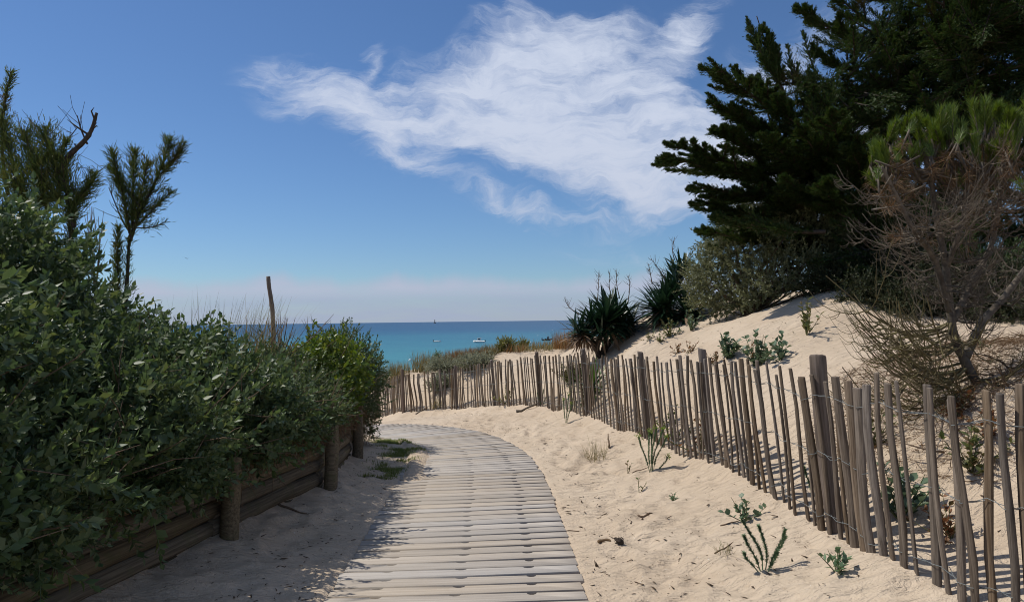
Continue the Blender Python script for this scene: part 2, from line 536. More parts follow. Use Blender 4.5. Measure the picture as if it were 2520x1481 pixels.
M_YUC = leaf_mat('yucca_leaf', [(0.016, 0.040, 0.022), (0.026, 0.062, 0.030)], 0.32, 0.08, spec=0.5)
M_YUCL = leaf_mat('yucca_leaf_bright', [(0.04, 0.10, 0.025), (0.09, 0.15, 0.035)], 0.32, 0.2, spec=0.5)
M_YUCD = leaf_mat('yucca_leaf_dead', [(0.17, 0.11, 0.065), (0.25, 0.17, 0.11)], 0.8, 0.1)
M_GRASS = leaf_mat('marram_grass', [(0.115, 0.125, 0.045), (0.20, 0.175, 0.075), (0.28, 0.215, 0.105), (0.155, 0.15, 0.06)], 0.6, 0.3)
M_DRY = leaf_mat('dry_grass', [(0.28, 0.175, 0.075), (0.22, 0.125, 0.05), (0.33, 0.22, 0.11), (0.17, 0.13, 0.055)], 0.7, 0.3)
M_TURF = leaf_mat('green_turf', [(0.11, 0.165, 0.035), (0.16, 0.21, 0.05), (0.22, 0.22, 0.08)], 0.6, 0.35)
M_SILVER = leaf_mat('silver_leaf', [(0.22, 0.24, 0.15), (0.31, 0.32, 0.23), (0.26, 0.26, 0.15)], 0.6, 0.25)
M_BUSHY = leaf_mat('yellowish_bush', [(0.17, 0.185, 0.045), (0.24, 0.235, 0.06), (0.20, 0.20, 0.07)], 0.5, 0.3)
M_SPUR = leaf_mat('spurge_leaf', [(0.12, 0.20, 0.10), (0.16, 0.245, 0.135), (0.10, 0.17, 0.085)], 0.5, 0.25)
M_SPURTOP = leaf_mat('spurge_top', [(0.20, 0.30, 0.045), (0.26, 0.34, 0.07)], 0.5, 0.3)
M_HOLLY = leaf_mat('blue_green_leaf', [(0.095, 0.15, 0.085), (0.135, 0.195, 0.12), (0.08, 0.12, 0.055)], 0.45, 0.25)
M_WEED = leaf_mat('weed_leaf', [(0.09, 0.125, 0.04), (0.14, 0.15, 0.055), (0.15, 0.10, 0.045)], 0.55, 0.3)
M_RED = leaf_mat('reddish_leaf', [(0.17, 0.085, 0.04), (0.24, 0.12, 0.055), (0.11, 0.10, 0.04)], 0.6, 0.3)
M_LITTER = leaf_mat('litter', [(0.055, 0.036, 0.022), (0.13, 0.085, 0.05), (0.09, 0.06, 0.035), (0.20, 0.15, 0.10)], 0.9, 0.0)
M_SHELL = leaf_mat('shell', [(0.65, 0.60, 0.52), (0.78, 0.74, 0.66)], 0.6, 0.0)
M_FLOWER = leaf_mat('pale_flower', [(0.62, 0.58, 0.45), (0.72, 0.68, 0.55)], 0.6, 0.3)
M_WHITE = plain_mat('white_boat', (0.78, 0.78, 0.76), (0.70, 0.70, 0.69), 3, 0.4)
M_GLASS = plain_mat('dark_glass', (0.03, 0.055, 0.065), (0.04, 0.07, 0.08), 3, 0.15, spec=0.6)
M_BLACK = plain_mat('black_plastic', (0.018, 0.018, 0.02), (0.03, 0.03, 0.032), 4, 0.45)
M_STONE = plain_mat('dark_stone', (0.13, 0.12, 0.12), (0.19, 0.18, 0.17), 2, 0.8)

# ================================================================== layout of path, wall and fence
def catmull(pts, per=12):
    P = np.asarray(pts, float)
    P = np.vstack([2 * P[0] - P[1], P, 2 * P[-1] - P[-2]])
    out = []
    for i in range(1, len(P) - 2):
        p0, p1, p2, p3 = P[i - 1:i + 3]
        for s in np.arange(per) / per:
            out.append(0.5 * ((2 * p1) + (-p0 + p2) * s + (2 * p0 - 5 * p1 + 4 * p2 - p3) * s ** 2 + (-p0 + 3 * p1 - 3 * p2 + p3) * s ** 3))
    out.append(P[-2])
    return np.array(out)


def resample(P, step):
    seg = np.linalg.norm(np.diff(P[:, :2], axis=0), axis=1)
    s = np.concatenate([[0], np.cumsum(seg)])
    t = np.arange(0, s[-1], step)
    return np.stack([np.interp(t, s, P[:, k]) for k in range(P.shape[1])], 1)


WALK = catmull([(-0.30, -2.5, 0), (-0.32, 1.0, 0), (-0.345, 4.2, 0.0), (-0.38, 5.5, 0.0), (-0.43, 7.0, -0.02), (-0.53, 8.2, -0.05),
                (-0.74, 9.4, -0.10), (-1.10, 10.7, -0.18), (-1.68, 11.9, -0.27), (-2.5, 12.8, -0.36), (-3.7, 13.5, -0.50), (-5.2, 13.9, -0.7)], 14)
WALK = resample(WALK, 0.05)
WHALF = 0.755
WT = unit(np.gradient(WALK[:, :2], axis=0))
WR = np.stack([WT[:, 1], -WT[:, 0]], 1)           # to the right of the walk

FENCE = catmull([(2.75, -1.5, 0), (2.50, 1.0, 0), (2.28, 2.2, 0), (2.12, 3.0, 0), (2.01, 3.67, 0), (1.955, 4.16, 0), (1.91, 5.06, 0), (1.875, 6.0, 0),
                 (1.80, 6.6, 0), (1.57, 8.3, 0), (1.13, 10.9, 0), (0.48, 13.4, 0), (-0.39, 15.2, 0), (-1.46, 16.8, 0),
                 (-2.64, 17.6, 0), (-3.6, 19.2, 0), (-5.0, 20.8, 0)], 14)
FENCE = resample(FENCE, 0.02)

WALL_Y = [-4, 2.5, 3.9, 4.9, 6.35, 8.4, 9.6, 10.6, 12]
WALL_X = [-2.88, -2.58, -2.33, -2.11, -1.80, -1.98, -2.3, -2.85, -4.2]


def wall_x(y):
    return np.interp(y, WALL_Y, WALL_X)


# ground control points (x, y, z)
CTRL = []
for i in range(0, len(WALK), 16):
    for off in (-0.8, 0, 0.8):
        CTRL.append((WALK[i, 0] + WR[i, 0] * off, WALK[i, 1] + WR[i, 1] * off, WALK[i, 2]))
FZ = [(-1.5, .30), (1, .30), (3, .29), (3.7, .28), (4.2, .28), (5.1, .27), (6.0, .26), (6.6, .26), (8.3, .19), (10.9, .09), (13.4, -.05), (15.2, -.26), (16.8, -.46), (17.6, -.66), (19.2, -.97), (20.8, -1.3)]
for i in range(0, len(FENCE), 40):
    z = np.interp(FENCE[i, 1], [a for a, b in FZ], [b for a, b in FZ])
    CTRL.append((FENCE[i, 0], FENCE[i, 1], z))
for y, z in ((-3, .12), (1, .12), (3, .12), (3.9, .12), (4.9, .12), (5.7, .12), (6.4, .12), (7.4, .07), (8.4, .03), (9.6, -.02), (10.6, -.12), (12, -.3)):
    CTRL.append((float(wall_x(y)) + 0.08, y, z))
# sand between the walk and the fence
CTRL += [(1.2, 4.2, .10), (1.2, 5.5, .10), (1.15, 7, .08), (.9, 9, .02), (.4, 11, -.06), (-.2, 13, -.18), (-1.3, 14.4, -.36), (-2.6, 15.4, -.55)]
# ground behind the wall (the retained step is added on top)
CTRL += [(-3.2, 3, .35), (-4.5, 4, .6), (-6, 6, .8), (-3.4, 6, .3), (-3.2, 8, .2), (-4.5, 9, .2), (-7, 10, .4), (-3.6, 10.5, -.1), (-6, 13, 0), (-9, 14, .2), (-6, 17, -.6), (-9, 20, -.8),
         (-12, 6, 1.5), (-14, 12, 1.0), (-8, 0, 1.2), (-14, -6, 1.5), (-40, 0, 2.0), (-40, 14, 0.5), (-4, -8, .5), (-30, -30, 3)]
# the dune beyond the fence: picture points with their distance
for (u, v, d) in ((960, 922, 21.0), (1060, 912, 19.5), (1130, 900, 18.5), (1220, 882, 18.0), (1300, 872, 18), (1390, 856, 17.5), (1480, 845, 14.5), (1600, 780, 14.5), (1700, 800, 12.5), (1850, 772, 11.5),
                  (2000, 725, 10.8), (2090, 700, 10.3), (1760, 868, 9.3), (1640, 850, 11.0), (1560, 862, 11.5), (1900, 885, 7.9), (2000, 832, 8.4), (2150, 860, 6.9), (2250, 900, 5.9), (2400, 935, 5.1),
                  (2500, 960, 4.6), (2490, 850, 6.2), (2450, 1300, 3.75), (2300, 1200, 4.25), (2200, 1130, 4.8), (2100, 1040, 5.6), (1950, 990, 6.5), (2350, 1080, 4.5),
                  (2300, 775, 8.6), (2480, 800, 7.8), (2200, 715, 9.6), (2400, 760, 9.5)):
    p = at(u, v, d); CTRL.append((p.x, p.y, p.z))
CTRL += [(5.2, 4.0, 1.5), (6.5, 6.5, 1.75), (5.2, 2.0, 1.2), (4, 0, .8), (7, 0, 1.6), (9, 9, 2.0), (8, 13, 2.3), (12, 12, 2.5), (6, 17, 1.9), (3.2, 18, 1.35), (10, 18, 2.2), (16, 6, 3.6), (18, 16, 2.6), (14, -6, 2.5), (30, 0, 3.5), (30, 16, 2.0),
         (3, 22, .2), (8, 23, .4), (16, 24, .2), (-1, 22, -.25), (-4, 24, -1.3), (-10, 26, -2.0), (-30, 26, -2.0), (30, 26, 0)]
for x in (-60, -30, -12, -4, 3, 9, 18, 35, 60):
    CTRL += [(x, 32, -3.0), (x, 45, -6.0), (x, 62, -8.6), (x, 90, -10.5)]
CTRL += [(0, -10, 0), (0, -30, .5), (30, -30, 3), (60, -10, 4), (-60, -10, 3), (60, 14, 2), (-60, 14, 1)]
CTRL = np.array(CTRL)


def kern(r):
    return np.sqrt(r * r + 0.35)


_D = np.linalg.norm(CTRL[:, None, :2] - CTRL[None, :, :2], axis=2)
_A = kern(_D)
_n = len(CTRL)
_S = np.zeros((_n + 1, _n + 1)); _S[:_n, :_n] = _A - np.eye(_n) * 0.0; _S[:_n, _n] = 1; _S[_n, :_n] = 1
_S[:_n, :_n] -= np.eye(_n) * 0.02
_w = np.linalg.solve(_S, np.concatenate([CTRL[:, 2], [0]]))


def sstep(x, a, b):
    t = np.clip((x - a) / (b - a), 0, 1)
    return t * t * (3 - 2 * t)


def walk_near(x, y):
    """lateral offset from the walk (+ right), walk height and arc position"""
    x = np.atleast_1d(x); y = np.atleast_1d(y)
    off = np.full(x.shape, 9.0); wz = np.zeros(x.shape); wy = np.zeros(x.shape)
    near = np.where((np.abs(x + 1.5) < 5.5) & (y > -3) & (y < 16))[0]
    W4 = WALK[::2]; R4 = WR[::2]
    for ch in np.array_split(near, max(1, len(near) // 20000)):
        if len(ch) == 0: continue
        dx = x[ch][:, None] - W4[None, :, 0]; dy = y[ch][:, None] - W4[None, :, 1]
        k = np.argmin(dx * dx + dy * dy, 1); a = np.arange(len(ch))
        lat = dx[a, k] * R4[k, 0] + dy[a, k] * R4[k, 1]
        dist = np.sqrt(dx[a, k] ** 2 + dy[a, k] ** 2)
        off[ch] = np.where(dist > np.abs(lat) + 0.25, np.sign(lat) * dist, lat)
        wz[ch] = W4[k, 2]; wy[ch] = k * 0.1 - 2.5
    return off, wz, wy


_fr = np.random.default_rng(404)
FEET = []
for _t in range(7):
    _a = _fr.uniform(.55, 1.55); _y = _fr.uniform(2.5, 4.0); _k = 0
    while _y < 15:
        _c = np.interp(_y, WALK[:300, 1], WALK[:300, 0])
        _f = float(np.interp(-_y, -FENCE[::-1, 1], FENCE[::-1, 0]))
        _x = _c + WHALF + .08 + (_a - .5) * max(.2, (_f - _c - WHALF - .35)) + (.09 if _k % 2 else -.09)
        FEET.append((_x, _y, _fr.normal(0, .35), _fr.uniform(.6, 1.0)))
        _y += _fr.uniform(.32, .6); _k += 1
for _t in range(60):
    FEET.append((_fr.uniform(-1.75, -1.2), _fr.uniform(3, 8), _fr.uniform(-3, 3), _fr.uniform(.4, 1)))
FEET = np.array(FEET)


def footprints(x, y):
    z = np.zeros(len(x))
    sel = np.where((x > -2.2) & (x < 2.2) & (y > 2.2) & (y < 16))[0]
    if len(sel) == 0: return z
    for ch in np.array_split(sel, max(1, len(sel) // 15000)):
        dx = x[ch][:, None] - FEET[None, :, 0]; dy = y[ch][:, None] - FEET[None, :, 1]
        c, s_ = np.cos(FEET[:, 2]), np.sin(FEET[:, 2])
        a = (dx * c + dy * s_) / .062; b = (-dx * s_ + dy * c) / .14
        r2 = a * a + b * b
        z[ch] = ((-.027 * np.exp(-r2 * .9) + .012 * np.exp(-(np.sqrt(r2) - 1.7) ** 2 * 4)) * FEET[:, 3]).sum(1)
    return z


def terrain(x, y, detail=True):
    x = np.atleast_1d(np.asarray(x, float)); y = np.atleast_1d(np.asarray(y, float))
    sh = x.shape; x = x.ravel(); y = y.ravel()
    z = np.empty(x.shape)
    for ch in np.array_split(np.arange(len(x)), max(1, len(x) // 20000)):
        r = np.sqrt((x[ch][:, None] - CTRL[None, :, 0]) ** 2 + (y[ch][:, None] - CTRL[None, :, 1]) ** 2)
        z[ch] = kern(r) @ _w[:_n] + _w[_n]
    # the retained bank behind the log wall
    wx = wall_x(y)
    hgt = np.interp(y, [-4, 8.5, 10.0, 11.5, 13], [0.50, 0.50, 0.40, 0.15, 0.0])
    z += sstep(wx - x, -0.01, 0.14) * hgt
    off, wz, wy = walk_near(x, y)
    if detail:
        amp = np.clip((np.abs(off) - 0.55) / 0.6, 0.1, 1.0)
        amp = np.where(off > 8, 1.0, amp)
        z += amp * (0.07 * vnoise(x, y, 0.8) + 0.042 * vnoise(x, y, 0.33, 3.1) + 0.032 * vnoise(x, y, 0.16, 7.7) + 0.018 * vnoise(x, y, 0.08, 9.2))
        z += amp * footprints(x, y)
        z += sstep(np.hypot(x, y), 14, 30) * 0.5 * vnoise(x, y, 3.5, 5)
    # bed of the walk: just under the planks, with sand drifted over its left side further on
    bed = wz - 0.135
    drift = np.interp(wy, [5.0, 6.3, 7.4, 10.4, 11.2, 12.5], [0, 0.0, .9, 1, 0.5, 0.5])
    over = 0.195 * drift * sstep(-off + 0.10 * vnoise(x, y, 0.5, 2) * 2 + 0.05, 0.24, 0.70)
    bed = bed + over + 0.012 * vnoise(x, y, 0.12, 1.3) * (over > 0.01)
    w = sstep(np.abs(off), WHALF - 0.09, WHALF - 0.01)
    lip = wz - .012 + .55 * np.clip(np.abs(off) - WHALF, -.2, 1) + .012 * vnoise(x, y, .3, 12)
    z = np.where((off > 0) | (drift < .3), np.where(np.abs(off) < 2, np.minimum(z, np.maximum(lip, wz - .03)), z), z)
    z = bed * (1 - w) + z * w
    edge = sstep(np.abs(off), WHALF - 0.05, WHALF + 0.04) * (1 - sstep(np.abs(off), WHALF + 0.04, WHALF + 0.4))
    z = np.where((off > 0), z, z + edge * 0.012)
    return z.reshape(sh)


def gz(x, y):
    return float(terrain(x, y)[0])


def hit(px, py, d0=1.5, d1=40.0):
    """where the sight line through a picture point meets the ground"""
    v = CAM_ROT @ Vector(((px - CX) / FPX, -(py - CY) / FPX, -1.0)); v = v / v.y
    ds = np.linspace(d0, d1, 900)
    zz = terrain(v.x * ds, ds)
    under = np.where(CAM_Z + v.z * ds < zz)[0]
    d = ds[under[0]] if len(under) else d1
    return Vector((v.x * d, d, gz(v.x * d, d)))


# ================================================================== setting: ground and sea
def axis(parts):
    out = [np.arange(a, b, s) for a, b, s in parts]
    return np.concatenate(out + [[parts[-1][1]]])


def build_ground():
    xs = axis([(-220, -60, 20), (-60, -14, 3), (-14, -5, 0.4), (-5, -3, 0.1), (-3, 3.2, 0.035), (3.2, 7, 0.07), (7, 14, 0.3), (14, 60, 3), (60, 220, 20)])
    ys = axis([(-60, -10, 5), (-10, 2, 0.4), (2, 8, 0.035), (8, 13, 0.055), (13, 22, 0.1), (22, 40, 0.6), (40, 95, 2.5)])
    X, Y = np.meshgrid(xs, ys)
    Z = terrain(X.ravel(), Y.ravel())
    nx, ny = len(xs), len(ys)
    V = np.stack([X.ravel(), Y.ravel(), Z], 1)
    i = (np.arange(ny - 1)[:, None] * nx + np.arange(nx - 1)[None, :]).ravel()
    F = np.stack([i, i + 1, i + nx + 1, i + nx], 1)
    o = link('sand_ground', np_mesh('sand_ground', V, F, True), M_SAND)
    tag(o, kind='structure', label='pale beige dune sand with footprints and litter')


build_ground()


def build_sea():
    Z = CAM_Z - 10.0
    ys = np.array([40, 80, 160, 320, 640, 1300, 2600, 5200, 12000, 30000, 90000.0])
    xs = np.array([-90000, -20000, -4000, -800, -150, 0, 150, 800, 4000, 20000, 90000.0])
    X, Y = np.meshgrid(xs, ys)
    V = np.stack([X.ravel(), Y.ravel(), np.full(X.size, Z)], 1)
    nx = len(xs)
    i = (np.arange(len(ys) - 1)[:, None] * nx + np.arange(nx - 1)[None, :]).ravel()
    o = link('sea', np_mesh('sea', V, np.stack([i, i + 1, i + nx + 1, i + nx], 1)), M_SEA)
    tag(o, kind='structure', label='calm turquoise sea turning deep blue towards the horizon')


build_sea()


# ================================================================== boardwalk
def plank_outline(L, w, rng, notches):
    """top outline of one board with half-round notches on its far edge"""
    h = L / 2; y0, y1 = -w / 2, w / 2
    pts = [(-h, y0 + rng.uniform(-.002, .002)), (h, y0 + rng.uniform(-.002, .002)), (h + rng.uniform(-.004, .004), y1)]
    for nx in sorted(notches, reverse=True):
        r = rng.uniform(0.030, 0.044); dp = rng.uniform(0.020, 0.032)
        for a in np.linspace(0, math.pi, 6):
            pts.append((nx + r * math.cos(a), y1 - dp * math.sin(a)))
    pts.append((-h + rng.uniform(-.004, .004), y1))
    return np.array(pts)


def build_walk():
    root = tag(empty('boardwalk', (float(WALK[60, 0]), float(WALK[60, 1]), 0)), kind='structure', label='weathered grey plank boardwalk curving left across the sand')
    inv = -Vector(root.location)
    rng = np.random.default_rng(5)
    protos = []
    for k in range(9):
        L = 2 * WHALF + rng.uniform(-.012, .012); w = 0.114 + rng.uniform(-.006, .004); th = 0.032
        o2 = plank_outline(L, w, rng, [-0.47 + rng.uniform(-.015, .015), rng.uniform(-.015, .015), 0.46 + rng.uniform(-.015, .015)])
        n = len(o2); b = 0.003
        ins = o2 - np.sign(o2) * b
        V = np.vstack([np.column_stack([o2, np.full(n, -th)]), np.column_stack([o2, np.full(n, -b)]), np.column_stack([ins, np.zeros(n)])])
        i = np.arange(n); j = (i + 1) % n
        F = [np.vstack([np.stack([i, j, n + j, n + i], 1), np.stack([n + i, n + j, 2 * n + j, 2 * n + i], 1)]), np.array([2 * n + i])]
        me = np_mesh('plank', V, F)
        me.materials.append(M_PLANK)
        protos.append(me)
    s = 2.0
    idx = 0
    while True:
        k = int(s / 0.05)
        if k >= len(WALK) - 2: break
        c = WALK[k] + (WALK[k + 1] - WALK[k]) * (s / 0.05 - k)
        ang = math.atan2(WR[k, 1], WR[k, 0]) + R(float(np.interp(c[1], [2, 4, 5.5, 9, 12, 14], [1.0, 1.5, 4.5, 4.5, 2.5, 1]))) + rng.normal(0, 0.004)
        me = protos[idx % 9] if rng.random() < .5 else protos[int(rng.integers(9))]
        o = link('plank', me, None, root)
        slope = (WALK[k + 1, 2] - WALK[k, 2]) / 0.05
        o.rotation_euler = Euler((math.atan(slope) + rng.normal(0, .004), rng.normal(0, .0015), ang), 'XYZ')
        o.location = Vector((c[0] + rng.normal(0, .007), c[1], c[2] + 0.006 + rng.normal(0, .0009))) + inv
        s += 0.1375 + rng.normal(0, .0022)
        idx += 1
    # bearers that carry the planks
    for off in (-0.47, 0.0, 0.46):
        bg_ = Bag()
        P = np.stack([WALK[20::6, 0] + WR[20::6, 0] * off, WALK[20::6, 1] + WR[20::6, 1] * off, WALK[20::6, 2] - 0.076], 1)
        bg_.tube(P, 0.046, 4)
        o = bg_.obj('bearer', M_LOG, root); o.location = inv


build_walk()


# ================================================================== slat fence
def slat_mesh(rng, h):
    """split chestnut pale: irregular section, sawn top, pointed foot"""
    k = 6
    lv = [(-0.22, 0.25), (-0.10, 0.95), (0.0, 1.0), (0.25 * h, 1.0), (0.5 * h, 1.0), (0.75 * h, .97), (h - 0.006, .93), (h, .86)]
    th = np.array([0.15, 1.1, 2.2, 3.3, 4.1, 5.3]) + rng.normal(0, .12, k)
    rad = np.array([1, .8, 1.05, 1, .75, 1.0]) * (1 + rng.normal(0, .08, k))
    ww = rng.uniform(.021, .030); dd = rng.uniform(.010, .015)
    bend = rng.normal(0, .012, 2); bow = rng.normal(0, .010, 2)
    V = []
    for z, s in lv:
        t = z / h
        cx = bend[0] * math.sin(3.1 * max(t, 0)) + bow[0] * math.sin(6.3 * max(t, 0)); cy = bend[1] * math.sin(3.1 * max(t, 0))
        wob = 1 + rng.normal(0, .05, k)
        V.append(np.stack([cx + ww * s * rad * wob * np.cos(th), cy + dd * s * rad * wob * np.sin(th), np.full(k, z)], 1))
    V = np.vstack(V); n = len(lv)
    i = np.arange(n - 1)[:, None] * k; j = np.arange(k)[None, :]
    F = np.stack([i + j, i + (j + 1) % k, i + k + (j + 1) % k, i + k + j], -1).reshape(-1, 4)
    me = np_mesh('slat', V, [F, np.array([np.arange(k)[::-1], (n - 1) * k + np.arange(k)])])
    me.materials.append(M_SLAT)
    return me


def post_mesh(rng, h, r):
    bg_ = Bag(); k = 10
    lv = np.array([-0.3, 0, .2 * h, .45 * h, .7 * h, .9 * h, h - .012, h])
    sc = np.array([1.05, 1.04, 1.0, 1.0, .97, .96, .95, .86])
    th = np.arange(k) * 2 * np.pi / k
    rw = 1 + rng.normal(0, .05, k)
    V = []
    bx, by = rng.normal(0, .012, 2)
    for z, s in zip(lv, sc):
        V.append(np.stack([bx * math.sin(3 * z / h) + r * s * rw * np.cos(th), by * math.sin(3 * z / h) + r * s * rw * np.sin(th), np.full(k, z) + (0.012 * np.cos(th + 1) if z > h - .1 else 0)], 1))
    V = np.vstack(V); n = len(lv)
    i = np.arange(n - 1)[:, None] * k; j = np.arange(k)[None, :]
    F = np.stack([i + j, i + (j + 1) % k, i + k + (j + 1) % k, i + k + j], -1).reshape(-1, 4)
    me = np_mesh('post', V, [F, np.array([np.arange(k)[::-1], (n - 1) * k + np.arange(k)])])
    me.materials.append(M_POST)
    return me


def build_fence():
    rng = np.random.default_rng(8)
    root = tag(empty('slat_fence', (1.9, 5.0, 0.27)), 'long chestnut slat fence bound with wire along the foot of the dune', 'fence')
    inv = -Vector(root.location)
    seg = np.linalg.norm(np.diff(FENCE[:, :2], axis=0), axis=1)
    S = np.concatenate([[0], np.cumsum(seg)])
    T = unit(np.gradient(FENCE[:, :2], axis=0))
    N = np.stack([T[:, 1], -T[:, 0]], 1)          # towards the dune
    zg = terrain(FENCE[:, 0], FENCE[:, 1])
    smooth_z = np.convolve(np.pad(zg, 40, mode='edge'), np.ones(81) / 81, 'valid')
    protos = [slat_mesh(rng, rng.uniform(.965, 1.03)) for _ in range(26)]
    s0 = float(np.interp(2.0, FENCE[:, 1], S))
    s_end = S[-1] - .3
    s = s0
    # lean of the whole fence changes along its length
    tops = {.12: [], .5: [], .86: []}
    while s < s_end:
        k = int(np.searchsorted(S, s)); p = FENCE[k]
        y = p[1]
        lean_x = np.interp(y, [3, 4, 5, 7, 10, 14, 18], [-.03, -.085, -.10, -.085, -.07, -.06, -.05]) + rng.normal(0, .022)
        lean_y = rng.normal(0, .014) - .01
        o = link('slat', protos[int(rng.integers(len(protos)))], None, root)
        rot = Euler((-lean_y, lean_x, 0)).to_matrix() @ Matrix.Rotation(math.atan2(T[k, 1], T[k, 0]) + rng.normal(0, .25) + (math.pi if rng.random() < .5 else 0), 3, 'Z')
        o.rotation_euler = rot.to_euler()
        jx, jy = N[k] * rng.normal(0, .008)
        dz = rng.normal(0, .012)
        b = Vector((p[0] + jx, p[1] + jy, smooth_z[k] + dz - .02))
        o.location = b + inv
        sc = rng.uniform(.85, 1.2); o.scale = (sc, sc * rng.uniform(.85, 1.1), np.interp(y, [3, 9, 20], [1.0, .98, .97]))
        for h in tops:
            tops[h].append((b.x + lean_x * h, b.y + lean_y * h, b.z + h + .008 * rng.normal(), N[k, 0], N[k, 1]))
        step = np.interp(y, [2, 4, 4.7, 9, 11, 15, 20], [.088, .088, .110, .112, .112, .104, .098])
        s += step * rng.uniform(.75, 1.25)
    for h, P in tops.items():
        P = np.array(P)
        for sgn in (1, -1):
            pts = []
            for i in range(len(P) - 1):
                side = .017 * sgn * (1 if i % 2 == 0 else -1)
                a, b = P[i], P[i + 1]
                n = np.array([a[3], a[4], 0])
                pts.append(a[:3] + n * side + np.array([0, 0, .003 * sgn]))
                m = (a[:3] + b[:3]) / 2
                pts.append(m + np.array([0, 0, .002 * sgn - .004]))
            bg_ = Bag(); bg_.tube(np.array(pts), .0019, 4, False)
            o = bg_.obj('wire', M_WIRE, root); o.location = inv
    # posts stand just behind the slats
    for (y, r, h) in ((1.6, .05, 1.12), (4.33, .053, 1.10), (6.55, .040, 1.03), (8.35, .038, 1.03), (10.9, .037, 1.03), (13.4, .036, 1.03), (15.3, .034, 1.02), (16.75, .038, 1.03), (17.75, .047, 1.12), (19.4, .045, 1.08)):
        k = int(np.argmin(np.abs(FENCE[:, 1] - y)))
        o = link('post', post_mesh(rng, h, r), None, root)
        q = FENCE[k, :2] + N[k] * (.055 if y < 17 else -.05)
        o.location = Vector((q[0], q[1], gz(q[0], q[1]) - .02)) + inv
        o.rotation_euler = (Euler((rng.normal(0, .02), -.075 if y < 16 else -.03, 0)).to_matrix() @ Matrix.Rotation(rng.uniform(0, 6), 3, 'Z')).to_euler()


build_fence()


# ================================================================== log retaining wall
def build_wall():
    rng = np.random.default_rng(21)
    root = tag(empty('retaining_wall', (-1.95, 4.9, 0.1)), 'low retaining wall of stacked round logs held by stout posts', 'wall')
    inv = -Vector(root.location)
    py = [1.2, 3.0, 4.87, 6.35, 8.15, 9.6, 10.8]
    for a, b in zip(py[:-1], py[1:]):
        for lv in range(5):
            ya, yb = a - rng.uniform(.02, .06), b + rng.uniform(.02, .06)
            xa, xb = float(wall_x(ya)), float(wall_x(yb))
            r = .064 + rng.uniform(-.005, .006)
            za = np.interp(ya, [0, 6.5, 9.6, 11], [.10, .10, 0, -.15]) - .035 + lv * .124; zb = np.interp(yb, [0, 6.5, 9.6, 11], [.10, .10, 0, -.15]) - .035 + lv * .124
            L = math.hypot(xb - xa, yb - ya)
            bg_ = Bag()
            t = np.linspace(-L / 2, L / 2, 9)
            bg_.tube(np.stack([t, rng.normal(0, .004, 9), rng.normal(0, .004, 9)], 1), r * (1 + rng.normal(0, .025, 9)), 12)
            o = bg_.obj('log', M_LOG, root, True)
            o.location = Vector(((xa + xb) / 2, (ya + yb) / 2, (za + zb) / 2)) + inv
            o.rotation_euler = (0, -math.atan2(zb - za, L), math.atan2(yb - ya, xb - xa))
    for y in py:
        x = float(wall_x(y)) + .125
        h = .60 if y < 9 else .52
        me = post_mesh(rng, h, .064); me.materials.clear(); me.materials.append(M_LOG)
        o = link('post', me, None, root)
        o.location = Vector((x, y, gz(x + .05, y) - .03)) + inv
        o.rotation_euler = (rng.normal(0, .02), .03, rng.uniform(0, 6))


build_wall()

# ================================================================== vegetation: templates
LEAF_R = (np.array([(0, 0, 0), (.30, .42, .06), (0, 1, -.08), (-.30, .42, .06), (0, .45, -.03)]), np.array([(0, 1, 4), (1, 2, 4), (2, 3, 4), (3, 0, 4)]))
LEAF_O = (np.array([(0, 0, 0), (.17, .22, .03), (.26, .55, .05), (0, 1, -.10), (-.26, .55, .05), (-.17, .22, .03), (0, .5, -.03)]),
          np.array([(0, 1, 6), (1, 2, 6), (2, 3, 6), (3, 4, 6), (4, 5, 6), (5, 0, 6)]))
NEEDLE = (np.array([(-.5, 0, 0), (.5, 0, 0), (.35, .6, 0), (0, 1, 0), (-.35, .6, 0)]), [np.array([(0, 1, 2, 4)]), np.array([(4, 2, 3)])])
FROND = (np.array([(0, 0, 0), (.09, .45, .02), (0, 1, -.05), (-.09, .45, .02),
                   (0.02, .12, 0), (.30, .42, .03), (.42, .80, -.02), (.18, .50, .0),
                   (-.02, .22, 0), (-.30, .50, .03), (-.38, .86, -.02), (-.16, .60, .0)]),
         np.array([(0, 1, 2, 3), (4, 5, 6, 7), (8, 11, 10, 9)]))


def shoot_template(rng, L, nleaf, leaf_len, leaf=LEAF_R, spread=1.0, taper=0.55):
    """a leafy shoot along +Y: thin stem with spiralling leaves"""
    b = Bag()
    cur = rng.normal(0, .12, 2)
    t = np.linspace(0, 1, 5)
    axis_ = np.stack([cur[0] * L * t ** 2, L * t, cur[1] * L * t ** 2], 1)
    b.tube(axis_, np.linspace(.0025, .0012, 5), 3, False)
    pos, dr, up, sz = [], [], [], []
    a = rng.uniform(0, 6.28)
    for i in range(nleaf):
        s = .12 + .88 * (i + .5) / nleaf
        a += 2.4 + rng.normal(0, .3)
        p = np.array([np.interp(s, t, axis_[:, k]) for k in range(3)])
        el = spread * (1.05 - .75 * s ** 2) + rng.normal(0, .15)
        d = np.array([math.cos(a) * math.sin(el), math.cos(el), math.sin(a) * math.sin(el)])
        pos.append(p); dr.append(d)
        up.append(np.array([-math.cos(a) * .3 + rng.normal(0, .35), 1.0, -math.sin(a) * .3 + rng.normal(0, .35)]))
        sz.append(leaf_len * (1 - taper * abs(s - .45)) * rng.uniform(.7, 1.15))
    b.cloud(leaf[0], leaf[1], pos, dr, up, np.array(sz))
    V = np.concatenate(b.v); F = [np.concatenate(f) for f in b.f.values()]
    return V, F


